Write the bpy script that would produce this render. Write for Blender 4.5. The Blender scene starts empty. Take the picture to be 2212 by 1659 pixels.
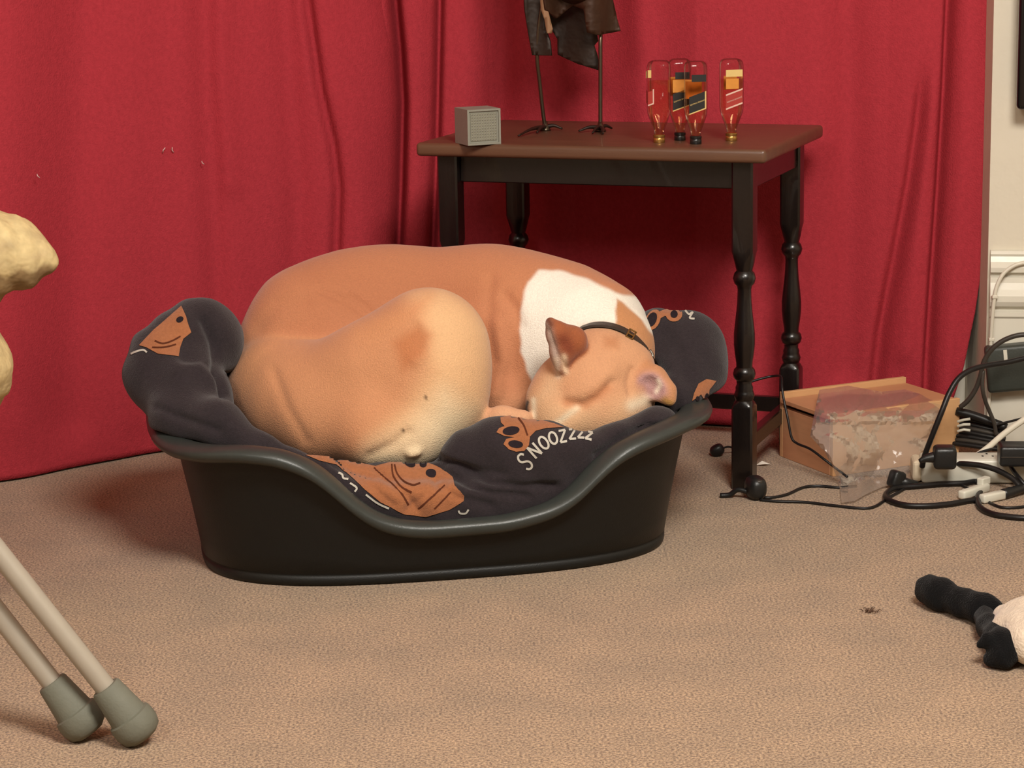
import bpy, bmesh, math, random
import numpy as np
from mathutils import Vector, Matrix
from mathutils.bvhtree import BVHTree
from mathutils.geometry import delaunay_2d_cdt

random.seed(7)
np.random.seed(7)
SC = bpy.context.scene
COL = SC.collection

# ------------------------------------------------------------------ camera
IW, IH, FPX = 2212.0, 1659.0, 5000.0
PITCH, ROLL, CAMZ = math.radians(11.93), 0.0197, 0.941
_f = Vector((0, math.cos(PITCH), -math.sin(PITCH)))
_u = Vector((0, math.sin(PITCH), math.cos(PITCH)))
_r = Vector((1, 0, 0))
RIGHT = _r * math.cos(ROLL) - _u * math.sin(ROLL)
UP = _r * math.sin(ROLL) + _u * math.cos(ROLL)
cam_data = bpy.data.cameras.new('camera')
cam = bpy.data.objects.new('camera', cam_data)
COL.objects.link(cam)
cam_data.sensor_width = 36.0
cam_data.lens = 36.0 * FPX / IW
cam_data.clip_start = 0.05
m = Matrix.Identity(4)
for i, v in enumerate((RIGHT, UP, -_f)):
    m[0][i], m[1][i], m[2][i] = v
m[2][3] = CAMZ
cam.matrix_world = m
SC.camera = cam
CAMP = Vector((0, 0, CAMZ))

# ------------------------------------------------------------------ light and exposure
SC.view_settings.view_transform = 'Standard'
SC.view_settings.look = 'None'
SC.view_settings.gamma = 1.0
SC.view_settings.use_curve_mapping = False
SC.view_settings.exposure = 0.14
SC.cycles.max_bounces = 4
SC.cycles.diffuse_bounces = 2
SC.cycles.glossy_bounces = 2
SC.cycles.transmission_bounces = 2
SC.cycles.transparent_max_bounces = 16
SC.cycles.adaptive_threshold = 0.06
SC.cycles.caustics_reflective = False
SC.cycles.caustics_refractive = False
wd = bpy.data.worlds.new('world')
SC.world = wd
wd.use_nodes = True
wd.node_tree.nodes['Background'].inputs[0].default_value = (1.0, 0.8, 0.6, 1)
wd.node_tree.nodes['Background'].inputs[1].default_value = 0.05


def area(name, loc, target, size, power, col):
    l = bpy.data.lights.new(name, 'AREA')
    l.shape = 'DISK'
    l.size = size
    l.energy = power
    l.color = col
    o = bpy.data.objects.new(name, l)
    COL.objects.link(o)
    o.location = loc
    o.rotation_euler = (Vector(target) - Vector(loc)).to_track_quat('-Z', 'Y').to_euler()
    return o


area('ceiling_lamp_light', (0.60, 1.05, 2.32), (0.0, 3.4, 0.2), 0.85, 88, (1.0, 0.945, 0.865))
area('fill_light', (-1.0, -0.3, 2.30), (-0.2, 3.3, 0.2), 0.7, 30, (1.0, 0.935, 0.85))  # unseen fill, added to lift the shadow left of the bed


# ------------------------------------------------------------------ helpers
def at(px, py, Y):
    """world point seen at photo position (px, py) that lies in the plane y = Y"""
    a, b = px - IW / 2, py - IH / 2
    d = _f + RIGHT * (a / FPX) - UP * (b / FPX)
    return CAMP + d * (Y / d.y)


def atz(px, py, z):
    a, b = px - IW / 2, py - IH / 2
    d = _f + RIGHT * (a / FPX) - UP * (b / FPX)
    return CAMP + d * ((z - CAMZ) / d.z)


def project(P):
    """n x 3 numpy world points -> photo positions"""
    P = np.asarray(P, dtype=np.float64) - np.array(CAMP)
    d = P @ np.array(_f)
    return np.stack([IW / 2 + FPX * (P @ np.array(RIGHT)) / d, IH / 2 - FPX * (P @ np.array(UP)) / d], 1)


def rad(rpx, p):
    return rpx * (Vector(p) - CAMP).dot(_f) / FPX


def s2l(c):
    return tuple(((v / 255) / 12.92 if v / 255 <= 0.04045 else (((v / 255) + 0.055) / 1.055) ** 2.4) for v in c[:3]) + (1,)


def mat(name, col, rough=0.6, var=0.0, vscale=30, bump=0.0, bscale=200, metal=0.0, coat=0.0, attr=None,
        sheen=0.0, stretch=None, spec=0.5, col2=None):
    """procedural material: base colour (or colour attribute) with noise variation and a noise bump"""
    M = bpy.data.materials.new(name)
    M.use_nodes = True
    nt = M.node_tree
    N, L = nt.nodes, nt.links
    b = N['Principled BSDF']
    b.inputs['Roughness'].default_value = rough
    b.inputs['Metallic'].default_value = metal
    b.inputs['Coat Weight'].default_value = coat
    b.inputs['Sheen Weight'].default_value = sheen
    b.inputs['Specular IOR Level'].default_value = spec
    tc = N.new('ShaderNodeTexCoord')
    mp = N.new('ShaderNodeMapping')
    L.new(tc.outputs['Object'], mp.inputs[0])
    if stretch:
        mp.inputs['Scale'].default_value = stretch
    no = N.new('ShaderNodeTexNoise')
    no.inputs['Scale'].default_value = vscale
    no.inputs['Detail'].default_value = 2
    L.new(mp.outputs[0], no.inputs['Vector'])
    c = s2l(col)
    mix = N.new('ShaderNodeMix')
    mix.data_type = 'RGBA'
    L.new(no.outputs['Fac'], mix.inputs['Factor'])
    if attr:
        at_ = N.new('ShaderNodeAttribute')
        at_.attribute_name = attr
        dk = N.new('ShaderNodeMix')
        dk.data_type = 'RGBA'
        dk.blend_type = 'MULTIPLY'
        dk.inputs['Factor'].default_value = 1.0
        L.new(at_.outputs['Color'], dk.inputs['A'])
        dk.inputs['B'].default_value = (1 - var, 1 - var, 1 - var, 1)
        lt = N.new('ShaderNodeMix')
        lt.data_type = 'RGBA'
        lt.blend_type = 'MULTIPLY'
        lt.inputs['Factor'].default_value = 1.0
        L.new(at_.outputs['Color'], lt.inputs['A'])
        lt.inputs['B'].default_value = (1 + var, 1 + var, 1 + var, 1)
        L.new(dk.outputs['Result'], mix.inputs['A'])
        L.new(lt.outputs['Result'], mix.inputs['B'])
    else:
        if col2:
            c2 = s2l(col2)
            mix.inputs['A'].default_value = c
            mix.inputs['B'].default_value = c2
        else:
            mix.inputs['A'].default_value = tuple(max(0, v * (1 - var)) for v in c[:3]) + (1,)
            mix.inputs['B'].default_value = tuple(min(1, v * (1 + var)) for v in c[:3]) + (1,)
    L.new(mix.outputs['Result'], b.inputs['Base Color'])
    if bump > 0:
        n2 = N.new('ShaderNodeTexNoise')
        n2.inputs['Scale'].default_value = bscale
        n2.inputs['Detail'].default_value = 1
        L.new(mp.outputs[0], n2.inputs['Vector'])
        bp = N.new('ShaderNodeBump')
        bp.inputs['Strength'].default_value = bump
        bp.inputs['Distance'].default_value = 0.002
        L.new(n2.outputs['Fac'], bp.inputs['Height'])
        L.new(bp.outputs['Normal'], b.inputs['Normal'])
    return M


def film(name, tint, gloss_rough=0.08, gloss=1.0, haze=0.0, hazecol=(0.9, 0.9, 0.9, 1), bump=0.0, bscale=60):
    """clear glass or film: tinted transparency, fresnel reflection and a little milky haze"""
    M = bpy.data.materials.new(name)
    M.use_nodes = True
    N, L = M.node_tree.nodes, M.node_tree.links
    N.remove(N['Principled BSDF'])
    out = N['Material Output']
    tr = N.new('ShaderNodeBsdfTransparent')
    tr.inputs[0].default_value = tint
    df = N.new('ShaderNodeBsdfTranslucent' if haze > .5 else 'ShaderNodeBsdfDiffuse')
    df.inputs[0].default_value = hazecol
    mx0 = N.new('ShaderNodeMixShader')
    mx0.inputs[0].default_value = haze
    L.new(tr.outputs[0], mx0.inputs[1])
    L.new(df.outputs[0], mx0.inputs[2])
    gl = N.new('ShaderNodeBsdfGlossy')
    gl.inputs['Roughness'].default_value = gloss_rough
    fr = N.new('ShaderNodeFresnel')
    fr.inputs['IOR'].default_value = 1.45
    mu = N.new('ShaderNodeMath')
    mu.operation = 'MULTIPLY'
    mu.inputs[1].default_value = gloss
    L.new(fr.outputs[0], mu.inputs[0])
    mx = N.new('ShaderNodeMixShader')
    mu.use_clamp = True
    L.new(mu.outputs[0], mx.inputs[0])
    L.new(mx0.outputs[0], mx.inputs[1])
    L.new(gl.outputs[0], mx.inputs[2])
    L.new(mx.outputs[0], out.inputs['Surface'])
    if bump:
        tc = N.new('ShaderNodeTexCoord')
        n2 = N.new('ShaderNodeTexNoise')
        n2.inputs['Scale'].default_value = bscale
        L.new(tc.outputs['Object'], n2.inputs['Vector'])
        bp = N.new('ShaderNodeBump')
        bp.inputs['Strength'].default_value = bump
        bp.inputs['Distance'].default_value = 0.004
        L.new(n2.outputs['Fac'], bp.inputs['Height'])
        for nd in (gl, fr, df):
            L.new(bp.outputs[0], nd.inputs['Normal'])
    return M


def setup(o, parent=None, label=None, cat=None, group=None, kind=None):
    COL.objects.link(o)
    if parent is not None:
        o.parent = parent
    if label:
        o['label'] = label
    if cat:
        o['category'] = cat
    if group:
        o['group'] = group
    if kind:
        o['kind'] = kind
    return o


def mesh_obj(name, verts, faces, M, parent=None, smooth=True, **kw):
    me = bpy.data.meshes.new(name)
    me.from_pydata([tuple(v) for v in verts], [], [tuple(f) for f in faces])
    me.update()
    if smooth:
        me.polygons.foreach_set('use_smooth', [True] * len(me.polygons))
    if M:
        me.materials.append(M)
    return setup(bpy.data.objects.new(name, me), parent, **kw)


def bm_obj(name, bm, M, parent=None, smooth=False, **kw):
    bmesh.ops.recalc_face_normals(bm, faces=bm.faces)
    me = bpy.data.meshes.new(name)
    bm.to_mesh(me)
    bm.free()
    if smooth:
        me.polygons.foreach_set('use_smooth', [True] * len(me.polygons))
    if M:
        me.materials.append(M)
    return setup(bpy.data.objects.new(name, me), parent, **kw)


def empty(name, loc=(0, 0, 0), rz=0.0, **kw):
    o = bpy.data.objects.new(name, None)
    o.empty_display_size = 0.05
    o.location = loc
    o.rotation_euler = (0, 0, rz)
    return setup(o, **kw)


def box_bm(c, s, bev=0.0, seg=2, rot=None, bm=None):
    bm2 = bmesh.new()
    bmesh.ops.create_cube(bm2, size=1)
    bmesh.ops.scale(bm2, vec=s, verts=bm2.verts)
    if bev > 0:
        bmesh.ops.bevel(bm2, geom=list(bm2.edges), offset=bev, segments=seg, profile=0.5, affect='EDGES')
    if rot is not None:
        bmesh.ops.transform(bm2, matrix=rot, verts=bm2.verts)
    bmesh.ops.translate(bm2, vec=c, verts=bm2.verts)
    if bm is None:
        return bm2
    tmp = bpy.data.meshes.new('t')
    bm2.to_mesh(tmp)
    bm2.free()
    bm.from_mesh(tmp)
    bpy.data.meshes.remove(tmp)
    return bm


def lathe(profile, n=28, c=(0, 0, 0)):
    """profile: [(radius, z)...] -> verts, faces around z"""
    v, f = [], []
    for r, z in profile:
        for k in range(n):
            a = 2 * math.pi * k / n
            v.append((c[0] + r * math.cos(a), c[1] + r * math.sin(a), c[2] + z))
    for i in range(len(profile) - 1):
        for k in range(n):
            k2 = (k + 1) % n
            f.append((i * n + k, i * n + k2, (i + 1) * n + k2, (i + 1) * n + k))
    f.append(tuple(range(n))[::-1])
    f.append(tuple((len(profile) - 1) * n + k for k in range(n)))
    return v, f


def spline(pts, n=8):
    """Catmull-Rom through 3-D points"""
    P = [Vector(p) for p in pts]
    P = [P[0] * 2 - P[1]] + P + [P[-1] * 2 - P[-2]]
    out = []
    for i in range(1, len(P) - 2):
        a, b, c, d = P[i - 1], P[i], P[i + 1], P[i + 2]
        for k in range(n):
            t = k / n
            out.append(0.5 * ((2 * b) + (c - a) * t + (2 * a - 5 * b + 4 * c - d) * t * t + (3 * b - a - 3 * c + d) * t ** 3))
    out.append(P[-2].copy())
    return out


def tube(path, r, n=8, caps=True, radii=None):
    path = [Vector(p) for p in path]
    v, f = [], []
    T0 = (path[1] - path[0]).normalized()
    ref = Vector((0, 0, 1)) if abs(T0.z) < 0.9 else Vector((1, 0, 0))
    nrm = (ref - T0 * ref.dot(T0)).normalized()
    for i, p in enumerate(path):
        T = (path[min(i + 1, len(path) - 1)] - path[max(i - 1, 0)]).normalized()
        nrm = (nrm - T * nrm.dot(T)).normalized()
        bi = T.cross(nrm)
        rr = radii[i] if radii else r
        for k in range(n):
            a = 2 * math.pi * k / n
            v.append(p + (nrm * math.cos(a) + bi * math.sin(a)) * rr)
    for i in range(len(path) - 1):
        for k in range(n):
            k2 = (k + 1) % n
            f.append((i * n + k, i * n + k2, (i + 1) * n + k2, (i + 1) * n + k))
    if caps:
        f.append(tuple(range(n))[::-1])
        f.append(tuple((len(path) - 1) * n + k for k in range(n)))
    return v, f


# ---- implicit surfaces -> mesh (surface nets)
def caps_d(X, a, ra, b, rb):
    ax, ay, az = a
    dx, dy, dz = b[0] - a[0], b[1] - a[1], b[2] - a[2]
    L2 = dx * dx + dy * dy + dz * dz
    if L2 < 1e-9:
        return np.sqrt((X[0] - ax) ** 2 + (X[1] - ay) ** 2 + (X[2] - az) ** 2) - ra
    t = np.clip(((X[0] - ax) * dx + (X[1] - ay) * dy + (X[2] - az) * dz) / L2, 0, 1)
    return np.sqrt((X[0] - ax - t * dx) ** 2 + (X[1] - ay - t * dy) ** 2 + (X[2] - az - t * dz) ** 2) - (ra + t * (rb - ra))


def smin(a, b, k):
    h = np.maximum(k - np.abs(a - b), 0) / k
    return np.minimum(a, b) - h * h * k * 0.25


def smax(a, b, k):
    return -smin(-a, -b, k)


def ball(px, py, Y, r):
    p = at(px, py, Y)
    return (tuple(p), rad(r, p))


def chain_d(X, balls, k, links=None):
    d = None
    if links is None:
        links = [(i, i + 1) for i in range(len(balls) - 1)] if len(balls) > 1 else [(0, 0)]
    for i, j in links:
        e = caps_d(X, balls[i][0], balls[i][1], balls[j][0], balls[j][1])
        d = e if d is None else smin(d, e, k)
    return d


def nets(fn, lo, hi, h):
    xs = [np.arange(lo[i], hi[i] + h, h, dtype=np.float32) for i in range(3)]
    X = np.meshgrid(*xs, indexing='ij', sparse=True)
    v = fn(X).astype(np.float32)
    nx, ny, nz = v.shape
    s = v < 0
    cs = [s[i:nx - 1 + i, j:ny - 1 + j, k:nz - 1 + k] for i in (0, 1) for j in (0, 1) for k in (0, 1)]
    allin = np.logical_and.reduce(cs)
    anyin = np.logical_or.reduce(cs)
    act = anyin & ~allin
    ci = np.argwhere(act)
    idx = -np.ones(act.shape, dtype=np.int64)
    idx[act] = np.arange(len(ci))
    acc = np.zeros((len(ci), 3))
    cnt = np.zeros(len(ci))
    corners = [(i, j, k) for i in (0, 1) for j in (0, 1) for k in (0, 1)]
    for a in range(8):
        for b in range(a + 1, 8):
            A, B = corners[a], corners[b]
            if sum(abs(A[q] - B[q]) for q in range(3)) != 1:
                continue
            va = v[ci[:, 0] + A[0], ci[:, 1] + A[1], ci[:, 2] + A[2]]
            vb = v[ci[:, 0] + B[0], ci[:, 1] + B[1], ci[:, 2] + B[2]]
            cr = (va < 0) != (vb < 0)
            t = np.where(cr, va / np.where(cr, va - vb, 1), 0)
            pt = np.array(A)[None] + t[:, None] * (np.array(B) - np.array(A))[None]
            acc[cr] += pt[cr]
            cnt[cr] += 1
    V = (ci + acc / np.maximum(cnt, 1)[:, None]) * h + np.array(lo)[None]
    F = []
    for ax in range(3):
        sl0 = [slice(None)] * 3
        sl1 = [slice(None)] * 3
        sl0[ax] = slice(0, -1)
        sl1[ax] = slice(1, None)
        cr = s[tuple(sl0)] != s[tuple(sl1)]
        e = np.argwhere(cr)
        u, w = (ax + 1) % 3, (ax + 2) % 3
        ok = (e[:, u] > 0) & (e[:, w] > 0) & (e[:, u] < v.shape[u] - 1) & (e[:, w] < v.shape[w] - 1)
        e = e[ok]
        flip = ~s[e[:, 0], e[:, 1], e[:, 2]]
        q = []
        for du, dw in ((-1, -1), (0, -1), (0, 0), (-1, 0)):
            c = e.copy()
            c[:, u] += du
            c[:, w] += dw
            q.append(idx[c[:, 0], c[:, 1], c[:, 2]])
        q = np.stack(q, 1)
        q[flip] = q[flip][:, ::-1]
        F.append(q)
    F = np.concatenate(F)
    F = F[(F >= 0).all(1)]
    return V, F


def relax(V, F, it=2, lam=0.5):
    E = np.concatenate([F[:, [0, 1]], F[:, [1, 2]], F[:, [2, 3]], F[:, [3, 0]]])
    E = np.concatenate([E, E[:, ::-1]])
    for _ in range(it):
        acc = np.zeros_like(V)
        n = np.zeros(len(V))
        np.add.at(acc, E[:, 0], V[E[:, 1]])
        np.add.at(n, E[:, 0], 1)
        V = V + lam * (acc / np.maximum(n, 1)[:, None] - V)
    return V


def normals(V, F):
    n = np.cross(V[F[:, 2]] - V[F[:, 0]], V[F[:, 3]] - V[F[:, 1]])
    N = np.zeros_like(V)
    for k in range(4):
        np.add.at(N, F[:, k], n)
    return N / np.maximum(np.linalg.norm(N, axis=1), 1e-12)[:, None]


def np_mesh(name, V, F, M, parent=None, color=None, **kw):
    me = bpy.data.meshes.new(name)
    nq = F.shape[1]
    me.vertices.add(len(V))
    me.vertices.foreach_set('co', V.astype(np.float32).ravel())
    me.loops.add(F.size)
    me.loops.foreach_set('vertex_index', F.astype(np.int32).ravel())
    me.polygons.add(len(F))
    me.polygons.foreach_set('loop_start', np.arange(0, F.size, nq, dtype=np.int32))
    me.polygons.foreach_set('use_smooth', np.ones(len(F), dtype=bool))
    me.update(calc_edges=True)
    if color is not None:
        ca = me.color_attributes.new('coat', 'FLOAT_COLOR', 'POINT')
        c4 = np.ones((len(V), 4), dtype=np.float32)
        c4[:, :3] = color
        ca.data.foreach_set('color', c4.ravel())
    me.materials.append(M)
    return setup(bpy.data.objects.new(name, me), parent, **kw)


def seg_dist(P, poly):
    """distance of n x k points to a polyline (k dims)"""
    best = np.full(len(P), 1e9)
    poly = [np.array(p, dtype=float) for p in poly]
    for a, b in zip(poly[:-1], poly[1:]):
        ab = b - a
        t = np.clip(((P - a) @ ab) / max(ab @ ab, 1e-12), 0, 1)
        best = np.minimum(best, np.linalg.norm(P - a - t[:, None] * ab, axis=1))
    return best


def in_poly(P, poly):
    x, y = P[:, 0], P[:, 1]
    ins = np.zeros(len(P), dtype=bool)
    n = len(poly)
    for i in range(n):
        x1, y1 = poly[i]
        x2, y2 = poly[(i + 1) % n]
        c = ((y1 > y) != (y2 > y)) & (x < (x2 - x1) * (y - y1) / ((y2 - y1) if y2 != y1 else 1e-9) + x1)
        ins ^= c
    return ins


def sm01(x):
    x = np.clip(x, 0, 1)
    return x * x * (3 - 2 * x)


def soft_poly(P, poly, w):
    """1 inside, 0 outside with a soft border of w"""
    d = seg_dist(P, list(poly) + [poly[0]])
    d = np.where(in_poly(P, poly), d, -d)
    return sm01(0.5 + d / (2 * w))


# ================================================================== the room
def carpet_material():
    M = bpy.data.materials.new('beige_carpet')
    M.use_nodes = True
    N, L = M.node_tree.nodes, M.node_tree.links
    b = N['Principled BSDF']
    b.inputs['Roughness'].default_value = 0.95
    b.inputs['Specular IOR Level'].default_value = 0.1
    b.inputs['Sheen Weight'].default_value = 0.25
    tc = N.new('ShaderNodeTexCoord')
    fine = N.new('ShaderNodeTexNoise')
    fine.inputs['Scale'].default_value = 300
    fine.inputs['Detail'].default_value = 3
    fine.inputs['Roughness'].default_value = 0.7
    L.new(tc.outputs['Object'], fine.inputs['Vector'])
    r1 = N.new('ShaderNodeValToRGB')
    r1.color_ramp.elements[0].position = 0.38
    r1.color_ramp.elements[0].color = s2l((118, 88, 64))
    r1.color_ramp.elements[1].position = 0.62
    r1.color_ramp.elements[1].color = s2l((216, 182, 144))
    L.new(fine.outputs['Fac'], r1.inputs[0])
    big = N.new('ShaderNodeTexNoise')
    big.inputs['Scale'].default_value = 9
    big.inputs['Detail'].default_value = 3
    L.new(tc.outputs['Object'], big.inputs['Vector'])
    r2 = N.new('ShaderNodeValToRGB')
    r2.color_ramp.elements[0].position = 0.3
    r2.color_ramp.elements[0].color = (0.84, 0.84, 0.84, 1)
    r2.color_ramp.elements[1].position = 0.7
    r2.color_ramp.elements[1].color = (1.06, 1.04, 1.02, 1)
    L.new(big.outputs['Fac'], r2.inputs[0])
    mx = N.new('ShaderNodeMix')
    mx.data_type = 'RGBA'
    mx.blend_type = 'MULTIPLY'
    mx.inputs['Factor'].default_value = 1
    L.new(r1.outputs[0], mx.inputs['A'])
    L.new(r2.outputs[0], mx.inputs['B'])
    L.new(mx.outputs['Result'], b.inputs['Base Color'])
    bp = N.new('ShaderNodeBump')
    bp.inputs['Strength'].default_value = 0.9
    bp.inputs['Distance'].default_value = 0.004
    L.new(fine.outputs['Fac'], bp.inputs['Height'])
    L.new(bp.outputs[0], b.inputs['Normal'])
    return M


M_carpet = carpet_material()
M_wall = mat('cream_wall_paint', (226, 216, 196), 0.6, 0.04, 14, 0.25, 90)
M_gloss = mat('white_gloss_paint', (232, 226, 210), 0.3, 0.03, 20, 0.15, 60)
M_ceil = mat('ceiling_paint', (228, 220, 204), 0.8, 0.02, 10)


def grid_floor():
    v, f = [], []
    xs = np.linspace(-2.4, 2.4, 25)
    ys = np.linspace(-1.3, 4.5, 30)
    for y in ys:
        for x in xs:
            v.append((x, y, 0))
    n = len(xs)
    for j in range(len(ys) - 1):
        for i in range(n - 1):
            f.append((j * n + i, j * n + i + 1, (j + 1) * n + i + 1, (j + 1) * n + i))
    return v, f


v, f = grid_floor()
mesh_obj('floor', v, f, M_carpet, smooth=False, kind='structure')
bm_obj('ceiling', box_bm((0, 1.6, 2.5), (4.8, 5.8, 0.04)), M_ceil, kind='structure')
bm_obj('wall_left', box_bm((-2.42, 1.6, 1.24), (0.04, 5.8, 2.48)), M_wall, kind='structure')
bm_obj('wall_back', box_bm((0, 4.47, 1.24), (4.8, 0.06, 2.48)), M_wall, kind='structure')
bm_obj('wall_front', box_bm((0, -1.32, 1.24), (4.8, 0.04, 2.48)), M_wall, kind='structure')
bm_obj('wall_side', box_bm((2.42, 1.6, 1.24), (0.04, 5.8, 2.48)), M_wall, kind='structure')

# wall beside the window: its front face runs slightly towards the room on the right
WX, WY, WYAW = 0.812, 3.885, -0.16
WD = Vector((math.cos(WYAW), math.sin(WYAW), 0))
WN = Vector((math.sin(WYAW), -math.cos(WYAW), 0))          # outward normal of its front face


def wall_pt(u, out, z):
    return Vector((WX, WY, 0)) + WD * u + WN * out + Vector((0, 0, z))


bm = bmesh.new()
pl = [wall_pt(0, 0, 0), wall_pt(1.66, 0, 0), Vector((2.44, 4.47, 0)), Vector((0.812, 4.47, 0))]
lo = [bm.verts.new(p) for p in pl]
hi = [bm.verts.new(p + Vector((0, 0, 2.48))) for p in pl]
bm.faces.new(lo[::-1])
bm.faces.new(hi)
for i in range(4):
    bm.faces.new((lo[i], lo[(i + 1) % 4], hi[(i + 1) % 4], hi[i]))
bm_obj('wall_right', bm, M_wall, kind='structure')


def run_profile(prof, u0, u1):
    """sweep an (out, z) profile along the wall from u0 to u1, with an end cap"""
    v = [wall_pt(u0, o, z) for o, z in prof] + [wall_pt(u1, o, z) for o, z in prof]
    n = len(prof)
    f = [(i, (i + 1) % n, n + (i + 1) % n, n + i) for i in range(n)]
    f += [tuple(range(n)), tuple(range(2 * n - 1, n - 1, -1))]
    return v, f


skirt = [(0.0, 0.0), (0.020, 0.0), (0.020, 0.222), (0.024, 0.226), (0.024, 0.233), (0.016, 0.236), (0.016, 0.240),
         (0.026, 0.244), (0.030, 0.252), (0.030, 0.262), (0.024, 0.272), (0.018, 0.283), (0.017, 0.292), (0.010, 0.294),
         (0.010, 0.298), (0.020, 0.301), (0.021, 0.309), (0.014, 0.318), (0.011, 0.327), (0.013, 0.331), (0.010, 0.336), (0.0, 0.337)]
v, f = run_profile(skirt, 0.004, 1.6)
mesh_obj('baseboard_right', v, f, M_gloss, smooth=False, kind='structure')

bm_obj('trim_1', box_bm((0.772, 4.075, 1.15), (0.080, 0.05, 2.3), .004, 2), M_gloss, kind='structure')

# white cable clipped along the skirting
M_wcable = mat('white_cable_plastic', (226, 218, 200), 0.4, 0.03, 40)
wc = empty('wall_cable', wall_pt(0, 0, 0), label='thin cream cable clipped down the corner of the skirting', cat='cable')
o0 = wall_pt(0, 0, 0)
path = [wall_pt(0.30, 0.020, 0.319), wall_pt(0.10, 0.022, 0.320), wall_pt(0.055, 0.026, 0.318), wall_pt(0.030, 0.030, 0.306),
        wall_pt(0.016, 0.034, 0.285), wall_pt(0.010, 0.036, 0.255), wall_pt(0.007, 0.033, 0.20), wall_pt(0.006, 0.028, 0.12),
        wall_pt(0.006, 0.026, 0.02)]
v, f = tube(spline([p - o0 for p in path], 6), 0.0034, 8)
mesh_obj('cable', v, f, M_wcable, wc)
for u, o_, z in ((0.011, 0.036, 0.262), (0.0075, 0.031, 0.188), (0.16, 0.021, 0.320)):
    p = wall_pt(u, o_, z) - o0
    bm_obj('cable_clip', box_bm(p, (0.010, 0.009, 0.006) if z < .3 else (0.006, 0.008, 0.011), 0.0015, 2), M_wcable, wc)

# ------------------------------------------------------------------ curtains
M_curtain = mat('red_curtain_fabric', (176, 56, 66), 0.95, 0.18, 160, 0.5, 420, spec=0.08, stretch=(1, 1, 0.8))
CPATH = [(-2.35, 2.6), (-1.6, 3.17), (-1.1, 3.57), (-0.859, 3.755), (-0.70, 3.885), (-0.58, 3.965), (-0.42, 4.03), (-0.2, 4.11), (-0.03, 4.165), (0.12, 4.145), (0.33, 4.04), (0.5, 4.02),
         (0.66, 4.005), (0.74, 3.975), (0.80, 3.93), (0.9, 3.85)]
CX = [p[0] for p in CPATH]
CY = [p[1] for p in CPATH]
FOLDS = [  # photo polylines of creases: points, half width px, depth m
    ([(655, -60), (690, 190), (719, 316), (730, 407), (724, 560), (715, 800)], 11, -0.022),
    ([(690, -60), (730, 190), (765, 330), (790, 560)], 45, 0.012),
    ([(947, -300), (949, 0), (946, 150), (942, 330), (930, 600)], 9, -0.032),
    ([(905, -300), (905, 0), (905, 300), (900, 600)], 26, 0.012),
    ([(846, -100), (853, 14), (862, 113), (868, 226), (864, 407), (858, 542), (855, 800)], 11, -0.055),
    ([(1000, -300), (1010, 0), (1005, 300)], 40, 0.014),
    ([(1080, -300), (1090, 0), (1080, 300)], 30, -0.018),
    ([(2057, -200), (2053, 0), (2043, 200), (2030, 400), (2015, 600), (2004, 780), (2000, 900)], 10, -0.024),
    ([(2085, -200), (2083, 0), (2075, 300), (2055, 600), (2035, 850)], 22, 0.010),
    ([(1997, 120), (1985, 260), (1965, 400), (1935, 560), (1905, 720), (1890, 860)], 15, -0.022),
    ([(2015, 120), (2000, 300), (1975, 520), (1950, 760)], 20, 0.008),
    ([(1740, -200), (1745, 0), (1750, 300)], 55, 0.010),
    ([(1830, -200), (1835, 0), (1840, 400), (1830, 800)], 38, -0.016),
    ([(1360, -200), (1380, 0), (1390, 300)], 34, 0.016),
    ([(435, -200), (440, 150), (455, 400), (470, 700)], 28, -0.016),
    ([(480, -200), (480, 150), (500, 400)], 22, 0.006),
    ([(600, -200), (620, 150), (640, 400), (640, 700)], 30, -0.014),
    ([(300, -200), (290, 400), (280, 900)], 45, 0.007),
    ([(180, -200), (160, 400), (150, 900)], 50, -0.016),
    ([(60, -200), (40, 400), (30, 900)], 60, 0.008),
]


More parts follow.
